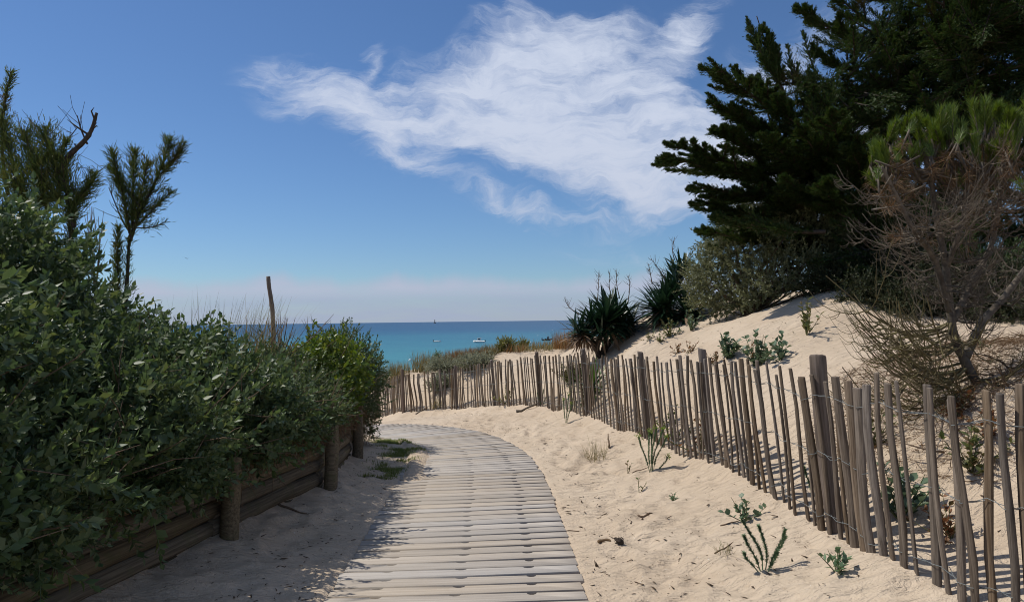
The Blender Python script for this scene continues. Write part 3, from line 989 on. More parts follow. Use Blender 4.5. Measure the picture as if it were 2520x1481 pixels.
def ellipsoid_points(rng, c, r, n, lump=0.16):
    d = rnd_unit(rng, n)
    # even out over the ellipsoid's real area
    r = np.asarray(r)
    wgt = np.linalg.norm(d / r, axis=1); keep = rng.random(n) < wgt / wgt.max()
    d = d[keep]
    nz = vnoise(d[:, 0] * r[0] * 3 + c[0], d[:, 2] * r[2] * 3 + d[:, 1] * 2 + c[1], .8, c[2] * 5) + .6 * vnoise(d[:, 0] * 4 + d[:, 1] * 3, d[:, 2] * 4 + c[0], .45, 2)
    p = np.asarray(c) + d * r * (1 + lump * 1.8 * nz[:, None])
    return p, unit(d / r)


def in_blobs(p, blobs, skip, f=.9):
    ins = np.zeros(len(p), bool)
    for i, (c, r) in enumerate(blobs):
        if i == skip: continue
        q = (p - np.asarray(c)) / np.asarray(r)
        ins |= (q * q).sum(1) < f * f
    return ins


def build_shrub(name, label, cat, group, blobs, all_blobs, base, mat, temps, dens, seed, size=1.0, up=0.45, parts=0, keep_above=None, tmesh=None, stem_mat=None, layers=((1.0, 1.0), (.82, .7), (.64, .45)), gap=0.26, jit=.45):
    rng = np.random.default_rng(seed)
    root = tag(empty(name, base), label, cat, group)
    inv = -Vector(root.location); ivn = np.array(inv)
    fol = Bag()
    cands = []
    for bi, (c, r) in enumerate(blobs):
        gi = [i for i, bb in enumerate(all_blobs) if bb is blobs[bi]]
        gi = gi[0] if gi else -1
        area = 4 * math.pi * ((r[0] * r[1]) ** 1.6 / 3 + (r[0] * r[2]) ** 1.6 / 3 + (r[1] * r[2]) ** 1.6 / 3) ** (1 / 1.6)
        for (sc, df) in layers:
            n = int(area * dens * df * 1.5)
            p, nr = ellipsoid_points(rng, c, np.array(r) * sc, n)
            ok = ~in_blobs(p, all_blobs, gi, .93 if sc > .95 else .80)
            if keep_above is not None:
                ok &= keep_above(p)
            if gap:
                ok &= (vnoise(p[:, 0] * 1.0 + p[:, 2], p[:, 1] + p[:, 2] * 1.3, .30, seed) > -.5 + gap) | (sc < .95)
            p, nr = p[ok], nr[ok]
            d = unit(nr * .75 + np.array([0, 0, up]) + rng.normal(0, jit, p.shape))
            p = p - d * .12 * size - nr * (rng.random((len(p), 1)) ** 1.5 * .26 - .03)
            ti = rng.integers(len(temps), size=len(p))
            szz = size * (.62 + .85 * rng.random(len(p)) ** 1.4)
            upv = rnd_unit(rng, len(p)) + np.array([0, 0, .3])
            for k, (tv, tf) in enumerate(temps):
                s = ti == k
                if parts and sc > .95:
                    cands.append((p[s], d[s], upv[s], szz[s], k, nr[s]))
                else:
                    fol.cloud(tv, tf, p[s] + ivn, d[s], upv[s], szz[s])
    if parts:
        P = np.vstack([a[0] for a in cands]); D = np.vstack([a[1] for a in cands]); U = np.vstack([a[2] for a in cands])
        Z = np.concatenate([a[3] for a in cands]); K = np.concatenate([np.full(len(a[0]), a[4]) for a in cands]); NR = np.vstack([a[5] for a in cands])
        see = np.array([0, 0, CAM_Z]) - P
        dist = np.linalg.norm(see, axis=1)
        face = (unit(see) * NR).sum(1)
        infr = (np.abs(P[:, 0] / np.maximum(P[:, 1], .1)) < .72) & (P[:, 1] > .5)
        score = np.where(infr & (face > .15), 1 / dist, 0) * rng.uniform(.5, 1, len(P))
        pick = np.argsort(-score)[:parts]
        chosen = np.zeros(len(P), bool); chosen[pick] = True
        for k, (tv, tf) in enumerate(temps):
            s = (K == k) & ~chosen
            fol.cloud(tv, tf, P[s] + ivn, D[s], U[s], Z[s])
        for q in pick:
            y = D[q]; x = unit(np.cross(y, U[q]) + 1e-6); z = np.cross(x, y)
            o = link('shoot', tmesh[K[q]], mat, root)
            m = Matrix(((x[0], y[0], z[0], P[q][0] + inv.x), (x[1], y[1], z[1], P[q][1] + inv.y), (x[2], y[2], z[2], P[q][2] + inv.z), (0, 0, 0, 1)))
            o.matrix_local = m @ Matrix.Scale(float(Z[q]), 4)
    tag(fol.obj('foliage', mat, root), kind='stuff')
    st = Bag()
    b0 = np.array(base)
    for (c, r) in blobs:
        for i in range(9):
            e = np.asarray(c) + rnd_unit(rng, 1)[0] * np.asarray(r) * .72
            m = (b0 + e) / 2 + rng.normal(0, .12, 3)
            P = catmull([b0 + rng.normal(0, .06, 3) * (1, 1, 0), m, e], 5)
            st.tube(P - b0, np.linspace(.018, .005, len(P)), 5, False)
    if parts:
        tw = Bag()
        for (c, r) in blobs:
            pp, nn = ellipsoid_points(rng, c, np.array(r) * .97, 60)
            kk = keep_above(pp) & ~in_blobs(pp, all_blobs, -1, .8)
            for q, nq in zip(pp[kk][:26], nn[kk][:26]):
                dd = unit(nq + rng.normal(0, .5, 3) + (0, 0, .3)); ll = rng.uniform(.12, .3)
                P = np.array([q - dd * .2, q + dd * ll * .5 + rng.normal(0, .015, 3), q + dd * ll])
                tw.tube(P - b0, [.004, .003, .0012], 4, False)
        if tw.n: tag(tw.obj('dead_twigs', M_DEADTWIG, root), kind='stuff')
    st.obj('stem', stem_mat or M_STEM, root, True)
    return root


_r = np.random.default_rng(77)
T_SALT = [shoot_template(_r, L, n, .057) for L, n in ((.22, 13), (.18, 11), (.27, 15), (.16, 10), (.28, 17), (.20, 12))]
T_SALT2 = [shoot_template(_r, L, n, .040) for L, n in ((.18, 13), (.16, 12), (.21, 14), (.13, 10))]
T_LIME = [shoot_template(_r, L, n, .062, LEAF_O, 1.1) for L, n in ((.18, 9), (.14, 8), (.22, 11))]
T_GREY = [shoot_template(_r, L, n, .036, LEAF_R, 1.0) for L, n in ((.20, 16), (.16, 13), (.24, 18))]
T_SMALL = [shoot_template(_r, L, n, .032, LEAF_R, 1.0) for L, n in ((.14, 11), (.18, 13))]


def tmeshes(name, temps, mat):
    out = []
    for (v, f) in temps:
        me = np_mesh(name, v, f); me.materials.append(mat); out.append(me)
    return out


TM_SALT = tmeshes('shoot', T_SALT, M_SALT)
TM_SALT2 = tmeshes('shoot', T_SALT2, M_SALT2)
TM_LIME = tmeshes('shoot', T_LIME, M_LIME)

# ------------------------------------------------------------------ the hedge of saltbushes over the wall
HB = {
    'a': ((-3.30, 2.7, 1.25), (1.12, 1.35, 1.00)), 'b': ((-3.95, 4.5, 1.55), (1.40, 1.2, 0.98)),
    'c': ((-2.95, 4.05, 1.02), (0.98, 1.05, .70)), 'd': ((-2.65, 5.35, 0.98), (.84, .92, .60)),
    'd2': ((-3.35, 5.5, 1.02), (.9, .9, .70)),
    'e': ((-3.3, 6.5, .86), (.8, .9, .50)), 'f': ((-2.38, 6.65, .86), (.72, .85, .50)), 'f2': ((-2.05, 6.0, .75), (.5, .7, .42)),
    'o1': ((-2.42, 3.05, .78), (.52, .95, .50)), 'o2': ((-2.22, 4.25, .82), (.46, .75, .46)), 'o3': ((-2.02, 5.3, .86), (.42, .65, .40)), 'o4': ((-1.98, 6.6, .80), (.40, .8, .32)),
    'y': ((-2.12, 7.75, .94), (.46, .72, .50)),
    'g': ((-2.65, 8.2, .80), (.65, .8, .54)), 'h': ((-2.26, 9.35, .83), (.52, .80, .68)), 'h2': ((-2.24, 9.6, .45), (.42, .5, .55)),
}
ALLB = list(HB.values())


def above_bank(p):
    wx = wall_x(p[:, 1])
    lim = np.where(p[:, 0] < wx - .05, .50, .30 + .10 * vnoise(p[:, 1], p[:, 0], .35, 2) + np.interp(p[:, 1], [2, 4, 6, 8], [.20, .20, .22, .24]))
    lim = np.where(p[:, 1] > 8.6, .02, lim)
    return (p[:, 2] > lim) & (p[:, 1] > 1.0)


HG = 'grey-green shrubs overhanging the log wall'
build_shrub('saltbush', 'big dark saltbush smothering the lower logs of the wall, below the shaggy tamarisk', 'shrub', HG, [HB['a'], HB['o1']], ALLB, (-3.1, 2.8, .75), M_SALT, T_SALT, 130, 31, 1.0, .22, 220, above_bank, TM_SALT)
build_shrub('saltbush', 'tallest leafy saltbush, directly under the leaning dead branch of the tamarisk', 'shrub', HG, [HB['b']], ALLB, (-3.9, 4.4, 1.0), M_SALT, T_SALT, 130, 32, 1.0, .35, 120, above_bank, TM_SALT)
build_shrub('saltbush', 'bushy saltbush with long lit sprays hanging in front of the first wall post', 'shrub', HG, [HB['c'], HB['o2']], ALLB, (-2.8, 4.1, .7), M_SALT, T_SALT, 135, 33, 1.0, .25, 240, above_bank, TM_SALT)
build_shrub('saltbush', 'rounded saltbush between the lone slim tamarisk and the wooden pole', 'shrub', HG, [HB['d'], HB['d2'], HB['o3']], ALLB, (-2.7, 5.3, .7), M_SALT, T_SALT, 150, 34, .95, .3, 200, above_bank, TM_SALT)
build_shrub('saltbush', 'low spreading saltbush in front of the dry grass clump and pole', 'shrub', HG, [HB['e'], HB['f'], HB['f2'], HB['o4']], ALLB, (-2.4, 6.6, .65), M_SALT2, T_SALT2, 190, 35, 1.0, .3, 150, above_bank, TM_SALT2)
build_shrub('glossy_shrub', 'glossy yellow-green shrub growing among the grey-green saltbushes', 'shrub', None, [HB['y']], ALLB, (-2.1, 7.7, .6), M_LIME, T_LIME, 240, 36, 1.0, .5, 100, above_bank, TM_LIME)
build_shrub('saltbush', 'dense rounded saltbush at the seaward end of the log wall', 'shrub', HG, [HB['g'], HB['h'], HB['h2']], ALLB, (-2.3, 9.0, .3), M_SALT2, T_SALT2, 210, 37, .95, .3, 0, above_bank, TM_SALT2)


# ------------------------------------------------------------------ plumes for tamarisk, cypress
def plume(rng, base, tip, width, n, m, flat=0.4, fwd=.9, curve=None, t0=.08, taper=.75, scat=.38, lo=.35, hi=1.1):
    """twigs around a curved axis -> shoot positions / directions, and the axis line"""
    base, tip = np.asarray(base, float), np.asarray(tip, float)
    mid = (base + tip) / 2 + (np.asarray(curve) if curve is not None else 0)
    t = rng.uniform(t0, 1, n) ** .85
    B = lambda s: ((1 - s) ** 2)[:, None] * base + (2 * s * (1 - s))[:, None] * mid + (s ** 2)[:, None] * tip
    o = B(t); ax = unit((2 * (1 - t))[:, None] * (mid - base) + (2 * t)[:, None] * (tip - mid))
    rd = rnd_unit(rng, n); rd[:, 2] *= flat
    rd = unit(rd - (rd * ax).sum(1)[:, None] * ax)
    tw = unit(rd + ax * fwd)
    ln = width * (1 - t ** 1.6 * taper) * rng.uniform(lo, hi, n)
    s = (np.arange(m) + .6) / m
    pos = o[:, None, :] + tw[:, None, :] * (ln[:, None] * s[None, :])[:, :, None]
    d = unit(np.repeat(tw[:, None, :], m, 1) + rng.normal(0, scat, (n, m, 3)) + ax[:, None, :] * .35)
    line = B(np.linspace(0, 1, 9))
    return pos.reshape(-1, 3), d.reshape(-1, 3), line


def build_tamarisk(name, label, base, limbs, seed, dens=1.0, bare=(), mats=None):
    """limbs: (start, tip, width, leafy 0..1, radius)"""
    rng = np.random.default_rng(seed)
    root = tag(empty(name, base), label, 'tree')
    b0 = np.array(base); wood = Bag(); fol = Bag()
    for (a, b, w, leafy, rad, cur) in limbs:
        a, b = np.array(a), np.array(b)
        L = np.linalg.norm(b - a)
        line0 = None
        n = int(330 * L * dens)
        pos, d, line = plume(rng, a, b, w, n, 5, .9, .95, cur, .02, .5, .5, .15, 1.45)
        wood.tube(line - b0, np.linspace(rad, rad * .35, len(line)), 6)
        if leafy > 0:
            k = rng.random(len(pos)) < leafy
            N = k.sum()
            fol.cloud(NEEDLE[0], NEEDLE[1], pos[k] - b0, d[k] + np.array([0, 0, .25]), rnd_unit(rng, N), np.stack([rng.uniform(.005, .0085, N), rng.uniform(.035, .08, N), np.ones(N)], 1))
        # bare twigs
        for i in range(int(14 * L)):
            t = rng.uniform(.15, 1); o = line[int(t * 8)]
            dd = unit(unit(b - a) * .9 + rnd_unit(rng, 1)[0] * .8); ll = w * rng.uniform(.6, 1.5)
            P = np.array([o, o + dd * ll * .5, o + dd * ll + np.array([0, 0, .12 * ll])])
            wood.tube(P - b0, [.004, .003, .0015], 3, False)
    for (pts, rad) in bare:
        P = catmull([np.array(p) for p in pts], 5)
        wood.tube(P - b0, np.linspace(rad, rad * .45, len(P)) * (1 + rng.normal(0, .07, len(P))), 7)
        for i in range(5):
            o = P[int(rng.uniform(.35, .98) * (len(P) - 1))]
            dd = unit(rnd_unit(rng, 1)[0] * .7 + np.array([-.2, 0, .8])); ll = rng.uniform(.08, .3)
            wood.tube(np.array([o, o + dd * ll * .6, o + dd * ll + rng.normal(0, .02, 3)]) - b0, [rad * .35, rad * .25, .002], 4, False)
    wood.obj('trunk', M_BARK, root, True)
    tag(fol.obj('crown', M_TAM, root), kind='stuff')
    return root


def A(u, v, d):
    p = at(u, v, d); return np.array((p.x, p.y, p.z))


# slim tamarisk leaning right
tb = A(292, 690, 7.4)
tb_base = np.array((tb[0], tb[1], gz(tb[0], tb[1])))
fork = A(318, 590, 7.4)
limbsB = [
    (tb_base, fork, .10, .25, .035, (0.02, 0, 0)),
    (fork, A(350, 500, 7.4), .20, .8, .026, (.02, 0, 0)),
    (A(320, 575, 7.4), A(275, 375, 7.35), .14, .9, .016, (.03, 0, 0)),
    (A(325, 560, 7.4), A(330, 372, 7.5), .17, 1.0, .016, (0.0, 0, 0)),
    (A(335, 545, 7.4), A(365, 400, 7.3), .17, .8, .014, (-.02, 0, 0)),
    (A(345, 520, 7.4), A(418, 345, 7.4), .17, .9, .015, (.04, 0, -.06)),
    (A(395, 430, 7.4), A(452, 352, 7.4), .11, 1.0, .008, (.03, 0, -.02)),
    (A(345, 525, 7.4), A(420, 470, 7.4), .11, .45, .009, (.03, 0, -.06)),
    (A(335, 560, 7.4), A(410, 545, 7.4), .10, .15, .008, (.03, 0, -.05)),
    (A(330, 555, 7.4), A(385, 500, 7.3), .12, .3, .008, (.04, 0, -.04)),
    (tb_base + (0, 0, .25), A(290, 560, 7.4), .09, .8, .012, (-.02, 0, 0)),
    (A(318, 480, 7.4), A(272, 415, 7.4), .09, .8, .007, (0, 0, 0)),
]
build_tamarisk('tamarisk_tree', 'slim tamarisk with feathery dark foliage leaning out of the saltbush', tuple(tb_base), limbsB, 41, 1.15,
               [([A(322, 575, 7.4), A(300, 540, 7.4), A(268, 462, 7.4)], .010)])
# shaggy tamarisk with the dead upturned limb
ta = A(175, 660, 6.9); ta_base = np.array((ta[0], ta[1], gz(ta[0], ta[1])))
limbsA = [
    (ta_base, A(175, 520, 6.9), .16, .5, .05, (0, 0, 0)),
    (A(178, 560, 6.9), A(150, 400, 6.9), .28, 1, .035, (.02, 0, 0)),
    (A(170, 520, 6.9), A(230, 430, 6.9), .16, .85, .016, (.02, 0, -.05)),
    (A(150, 470, 6.9), A(110, 320, 7.0), .28, 1, .022, (0, 0, 0)),
    (A(120, 520, 7.0), A(60, 330, 7.0), .30, 1, .024, (0, 0, 0)),
    (A(110, 560, 7.0), A(20, 430, 6.8), .34, 1, .024, (0, 0, 0)),
    (A(90, 560, 7.0), A(5, 300, 7.1), .30, 1, .024, (-.05, 0, 0)),
    (A(60, 600, 6.8), A(-40, 480, 6.8), .34, 1, .024, (0, 0, 0)),
    (A(150, 500, 6.9), A(95, 430, 6.9), .26, 1, .014, (0, 0, 0)),
    (A(170, 560, 6.9), A(190, 480, 6.9), .15, .9, .010, (0, 0, 0)),
    (A(20, 480, 7.1), A(28, 178, 7.1), .10, .35, .018, (-.16, 0, 0)),
    (A(140, 420, 6.9), A(165, 345, 6.9), .12, .5, .008, (0, 0, 0)),
    (A(60, 420, 6.9), A(130, 380, 6.9), .2, 1, .010, (0, 0, 0)),
    (A(40, 520, 6.9), A(140, 480, 6.9), .25, 1, .010, (0, 0, 0)),
]
build_tamarisk('tamarisk_tree', 'shaggy tamarisk with a thick dead upturned limb rising above the saltbush', tuple(ta_base), limbsA, 42, 1.7,
               [([A(150, 430, 6.9), A(165, 390, 6.9), A(205, 350, 6.85), A(225, 320, 6.85), A(238, 278, 6.85)], .032),
                ([A(215, 355, 6.85), A(200, 320, 6.85), A(190, 285, 6.85)], .010),
                ([A(150, 365, 6.9), A(170, 340, 6.9), A(192, 312, 6.9)], .008),
                ([A(175, 500, 6.9), A(200, 487, 6.9), A(225, 474, 6.9)], .013),
                ([A(200, 450, 6.9), A(230, 430, 6.9), A(258, 412, 6.9)], .007)])


def build_bare_shrub(name, label, base, top, seed, n=11, mat=None, width=.3, r=.008):
    rng = np.random.default_rng(seed)
    b0 = np.array(base); bg_ = Bag()
    H = np.linalg.norm(np.array(top) - b0)
    for i in range(n):
        e = np.array(top) + rng.normal(0, width, 3) * (1, 1, .3)
        P = catmull([b0, (b0 + e) / 2 + rng.normal(0, .03, 3), e], 5)
        bg_.tube(P - b0, np.linspace(r, .002, len(P)), 4, False)
        for k in range(4):
            o = P[int(rng.uniform(.3, .9) * (len(P) - 1))]
            d = unit(unit(e - b0) + rnd_unit(rng, 1)[0] * .6) * H * rng.uniform(.12, .3)
            bg_.tube(np.array([o, o + d * .5, o + d + (0, 0, .02)]) - b0, [r * .4, .002, .0012], 3, False)
    o = bg_.obj(name, mat or M_DEADTWIG, None, True)
    o.location = base
    return tag(o, label, 'shrub')


p = A(235, 630, 6.6)
build_bare_shrub('bare_shrub', 'bare leafless twiggy stems between the two tamarisks', (p[0], p[1], p[2] - .35), A(232, 530, 6.6), 51, 6, width=.10)
p = A(690, 830, 7.4)
build_bare_shrub('bare_shrub', 'dark reddish dead twigs at the foot of the wooden pole', (p[0], p[1], p[2] - .25), A(690, 790, 7.4), 52, 16, width=.20)


# ------------------------------------------------------------------ tufts, weeds, spurges
def grass_blades(rng, n, h, spread, lean, width=.004, droop=.35):
    """blades as 4-segment ribbons: arrays of verts and faces, base around origin"""
    ang = rng.uniform(0, 2 * np.pi, n); rad = spread * np.sqrt(rng.random(n))
    base = np.stack([np.cos(ang) * rad, np.sin(ang) * rad, np.full(n, -.02)], 1)
    hd = rng.uniform(0, 2 * np.pi, n)
    tilt = np.abs(rng.normal(0, lean, n)) + .05
    dirh = np.stack([np.cos(hd), np.sin(hd), np.zeros(n)], 1)
    L = h * rng.uniform(.5, 1.1, n)
    t = np.array([0, .35, .7, 1.0])
    side = np.stack([-np.sin(hd), np.cos(hd), np.zeros(n)], 1)
    V = []
    for tt, w in zip(t, (1, .85, .55, .08)):
        hor = L * (tilt * tt + droop * rng.uniform(.3, 1, n) * tt ** 2.2 * (tilt + .15))
        ver = L * (tt - .35 * droop * (tilt + .1) * tt ** 2.5)
        c = base + dirh * hor[:, None] + np.array([0, 0, 1]) * ver[:, None]
        V.append(c - side * width * w); V.append(c + side * width * w)
    V = np.stack(V, 1).reshape(-1, 3)
    o = (np.arange(n) * 8)[:, None, None]
    F = np.array([(0, 1, 3, 2), (2, 3, 5, 4), (4, 5, 7, 6)])
    return V, (F[None] + o).reshape(-1, 4)


def tuft(name, label, loc, h, spread, n, mat, seed, group=None, lean=.3, cat='grass', width=.004, wind=(0, 0)):
    rng = np.random.default_rng(seed)
    V, F = grass_blades(rng, n, h, spread, lean, width)
    V[:, 0] += wind[0] * np.clip(V[:, 2], 0, None) ** 1.5; V[:, 1] += wind[1] * np.clip(V[:, 2], 0, None) ** 1.5
    o = link(name, np_mesh(name, V, F), mat); o.location = loc
    return tag(o, label, cat, group)


def ground_at(u, v, d=None):
    if d is None:
        return hit(u, v)
    p = at(u, v, d)
    return Vector((p.x, p.y, gz(p.x, p.y)))


# tufts behind the hedge
for i, (u, v, d, h, n, lab) in enumerate(((590, 840, 6.7, 1.12, 420, 'tall dry marram clump arching beside the wooden pole behind the saltbush'),
                                          (530, 800, 6.4, 1.15, 260, 'feathery marram clump rising behind the rounded saltbush'),
                                          (450, 770, 6.2, 1.2, 140, 'thin marram blades showing over the crest of the saltbush'))):
    g = ground_at(u, v, d)
    tuft('marram_grass', lab, g, (CAM_Z + (790 - (730, 735, 715)[i]) / FPX * d) - g.z + .03, .24, int(n * .7), M_GRASS, 60 + i, None, .26, 'grass', .0035, (.15, 0))

# wooden pole
def build_pole():
    b = ground_at(674, 860, 10.5)
    bg_ = Bag()
    P = [A(676, 860, 10.5) - (0, 0, .5), A(672, 800, 10.5), A(668, 745, 10.5), A(662, 705, 10.5), A(660, 680, 10.5)]
    P[0][2] = b.z - .1
    P = catmull(P, 5)
    rr = np.linspace(.036, .030, len(P)) * (1 + np.random.default_rng(3).normal(0, .04, len(P)))
    bg_.tube(P - np.array(b), rr, 9)
    o = bg_.obj('wooden_pole', M_POST); o.location = b
    tag(o, 'lone crooked wooden pole standing above the hedge against the sky', 'pole')


build_pole()


def leafy_weed(name, label, loc, h, n, mat, seed, leaf_len=.05, nleaf=9, leaf=LEAF_O, group=None, lean=.7, cat='plant', stemmat=None, wide=1.0):
    """several stems from one foot with broad leaves; parts stem and foliage"""
    rng = np.random.default_rng(seed)
    root = tag(empty(name, loc), label, cat, group)
    st, fo = Bag(), Bag()
    for i in range(n):
        a = rng.uniform(0, 6.28); tl = abs(rng.normal(0, lean))
        e = np.array([math.cos(a) * math.sin(tl), math.sin(a) * math.sin(tl), math.cos(tl) * .9 + .15]) * h * rng.uniform(.6, 1.1)
        P = catmull([np.array([0, 0, -.02]), e * .5 + np.array([0, 0, -.06 * h]), e], 5)
        st.tube(P, np.linspace(.004, .0015, len(P)) * max(1, h / .25), 4, False)
        m = nleaf
        s = rng.uniform(.2, 1, m); idx = (s * (len(P) - 1)).astype(int)
        d = rnd_unit(rng, m) * (1, 1, .5) + unit(e) * .7 + (0, 0, .2)
        fo.cloud(leaf[0], leaf[1], P[idx], d, rnd_unit(rng, m) * .5 + (0, 0, 1), np.stack([leaf_len * wide * rng.uniform(.6, 1.2, m), leaf_len * rng.uniform(.6, 1.2, m), leaf_len * np.ones(m)], 1))
    st.obj('stem', stemmat or M_WEED, root)
    tag(fo.obj('foliage', mat, root), kind='stuff')
    return root


def spurge(name, label, loc, stems, seed, top=False, group=None, leaf_len=.015, dens=1300):
    """upright stems clothed in short overlapping leaves; each stem a part"""
    rng = np.random.default_rng(seed)
    root = tag(empty(name, loc), label, 'plant', group)
    for (dx, dy, h, cx) in stems:
        P = catmull([np.array([dx * .25, dy * .25, -.02]), np.array([dx * .75, dy * .75, h * .35]), np.array([dx + cx * .6, dy, h * .75]), np.array([dx + cx, dy, h])], 8)
        b = Bag()
        b.tube(P, np.linspace(.0035, .002, len(P)), 4, False)
        n = int(dens * h)
        t = rng.uniform(.18, 1, n); f = t * (len(P) - 1); i0 = np.minimum(f.astype(int), len(P) - 2)
        pos = P[i0] + (P[i0 + 1] - P[i0]) * (f - i0)[:, None]
        ax = unit(P[i0 + 1] - P[i0]); rd = rnd_unit(rng, n); rd = unit(rd - (rd * ax).sum(1)[:, None] * ax)
        b.cloud(LEAF_R[0], LEAF_R[1], pos, rd + ax * .75, ax, np.stack([np.full(n, leaf_len * .8), leaf_len * rng.uniform(.7, 1.2, n) * 1.25, np.full(n, leaf_len)], 1))
        s = b.obj('leafy_stem', M_SPUR, root)
        if top:
            b = Bag(); m = 26
            pos = P[-1] + rng.normal(0, .014, (m, 3))
            b.cloud(LEAF_O[0], LEAF_O[1], pos, rnd_unit(rng, m) + (0, 0, .8), rnd_unit(rng, m), np.full(m, .02))
            b.obj('flower_head', M_SPURTOP, s)
    return root


def px_h(pix, d):
    return pix / FPX * d


g = ground_at(1604, 1160)
spurge('sea_spurge', 'tall sea spurge with lime-green flower heads beside the fence post', g,
       [(-.07, 0, .33, -.05), (-.03, .02, .38, .02), (.0, -.01, .42, .05), (.03, .02, .40, .09), (.05, -.02, .34, .10), (.01, .03, .36, .0), (.12, -.02, .14, .03)], 71, True)
g = ground_at(1880, 1412)
spurge('sea_spurge', 'bottlebrush sea spurge of several curved leafy stems in open sand', g,
       [(-.06, 0, .20, -.05), (-.015, .02, .29, -.10), (.03, .01, .25, -.05), (.07, .0, .19, .06), (.09, .03, .22, .05), (-.09, 0, .10, -.02), (.05, -.03, .12, .02)], 72, False, None, .0145, 1500)
g = ground_at(1393, 1040)
spurge('sea_spurge', 'slender sea spurge standing at the foot of the far slats by a grassy bend', g, [(-.03, 0, .36, .0), (.02, 0, .44, .03), (.05, .02, .3, .05)], 73, True)
g = ground_at(1333, 1000)
spurge('sea_spurge', 'short sea spurge tucked against the fence near the seaward crest', g, [(-.04, 0, .26, -.04), (.02, 0, .32, .02), (.06, 0, .24, .06)], 74, False)
g = ground_at(2010, 1250, 4.75)
spurge('sea_spurge', 'sea spurge growing on the dune side behind the slats', g, [(-.04, 0, .26, -.04), (.02, 0, .32, .02), (.06, 0, .24, .06)], 75, False)

# leafy plants on the sand
leafy_weed('sea_holly', 'small blue-green leafy plant casting a shadow on bare sand before the fence', ground_at(1838, 1283), .17, 7, M_HOLLY, 81, .05, 7, LEAF_O, None, .8, wide=1.6)
leafy_weed('sea_rocket', 'small pale seedling with narrow leaves on the sand beside the slats', ground_at(2063, 1408), .12, 7, M_SPUR, 82, .05, 6, LEAF_R, None, .7)
leafy_weed('weed', 'tiny leafy sprig alone in the middle of the sand', ground_at(1658, 1232), .06, 5, M_SPUR, 83, .03, 6)
leafy_weed('weed', 'thin seedling standing below the tall flowering spurge', ground_at(1545, 1165), .13, 2, M_WEED, 84, .035, 5)
leafy_weed('weed', 'thin seedling further down the sand beside scattered litter', ground_at(1573, 1213), .12, 2, M_WEED, 85, .035, 5)
leafy_weed('sea_kale', 'bushy blue-green plant on the dune slope above the fence', ground_at(1790, 885), .31, 15, M_HOLLY, 86, .07, 13, LEAF_O, None, .8, wide=1.5)
leafy_weed('sea_kale', 'taller blue-green plant branching on the dune slope above the fence', ground_at(1868, 902), .40, 15, M_HOLLY, 87, .07, 13, LEAF_O, None, .7, wide=1.5)
leafy_weed('sea_kale', 'sprawling blue-green plant half under the twig shadows', ground_at(1925, 888), .28, 9, M_HOLLY, 88, .08, 9, LEAF_O, None, 1.0, wide=1.4)
leafy_weed('weed', 'loose weed with a dry stem in the dappled shade of the pine', ground_at(1985, 825), .42, 10, M_WEED, 89, .08, 9)
leafy_weed('weed', 'green trailing weed under the edge of the grey-green shrub', ground_at(1650, 828), .28, 14, M_WEED, 90, .06, 9, LEAF_O, None, 1.1)
leafy_weed('weed', 'dark green weed below the second yucca on the dune', ground_at(1700, 815), .35, 12, M_HOLLY, 91, .07, 9)
for i, (u, v, h, lab) in enumerate(((1560, 815, .3, 'pale low weed between the two yuccas on the crest'), (1598, 835, .14, 'tiny weed tuft in sand below the yuccas'), (1625, 842, .14, 'tiny weed in sand right of the tuft below the yuccas'),
                                     (1668, 872, .16, 'reddish weed rising just over the fence tops'), (1700, 868, .2, 'second reddish weed rising just over the fence tops'), (1760, 900, .2, 'small rusty weed at the fence below the blue-green plants'),
                                     (1855, 905, .3, 'rusty weed patch under the taller blue-green plant'))):
    leafy_weed('weed', lab, ground_at(u, v), h, 9, (M_WEED, M_WEED, M_WEED, M_RED, M_RED, M_RED, M_RED)[i], 95 + i, .045, 8, LEAF_O, None, .9)
# behind the near slats
for i, (u, v, d, h, mt, lab, ll) in enumerate(((2215, 1215, 4.15, .34, M_HOLLY, 'broad-leaved dark plant pressed against the dune side of the slats', .085),
                                            (2395, 1190, 4.2, .26, M_WEED, 'green and straw weed on the slope behind the last slats', .06),
                                            (2360, 1110, 4.7, .2, M_RED, 'rusty sprig on the slope below the brush pile', .05),
                                            (2440, 1200, 4.3, .2, M_RED, 'straw-coloured weed beside the green weed on the slope', .05),
                                            (2140, 1120, 5.1, .3, M_WEED, 'weedy stems behind the stout fence post', .05),
                                            (1725, 1020, 6.9, .4, M_RED, 'rusty undergrowth behind the slats below the dune plants', .06),
                                            (1655, 990, 7.6, .4, M_WEED, 'tangled weed behind the slats by the third post', .05),
                                            (1450, 960, 11.2, .5, M_WEED, 'yellowish weed behind the slats below the small yucca', .06),
                                            (1250, 980, 15.0, .45, M_BUSHY, 'yellow-green weed behind the slats on the sand face', .07),
                                            (2340, 1270, 3.85, .22, M_RED, 'dry reddish weed low behind the near slats', .05))):
    leafy_weed('weed', lab, ground_at(u, v, d), h, 12, mt, 120 + i, ll, 10, LEAF_O if i != 4 else LEAF_R, None, .8)

# grass tufts on the open sand
tuft('grass_tuft', 'sparse pale grass tuft on the sand beside the path', ground_at(1465, 1132), .26, .13, 90, M_GRASS, 140, None, .6, width=.0022)
tuft('grass_tuft', 'small grassy tuft at the far foot of the fence', ground_at(1075, 1003), .38, .15, 70, M_GRASS, 141, None, .5)
tuft('grass_tuft', 'stubbly dry tuft near the right corner of open sand', ground_at(1780, 1360), .07, .06, 40, M_GRASS, 142, None, .8, width=.002)


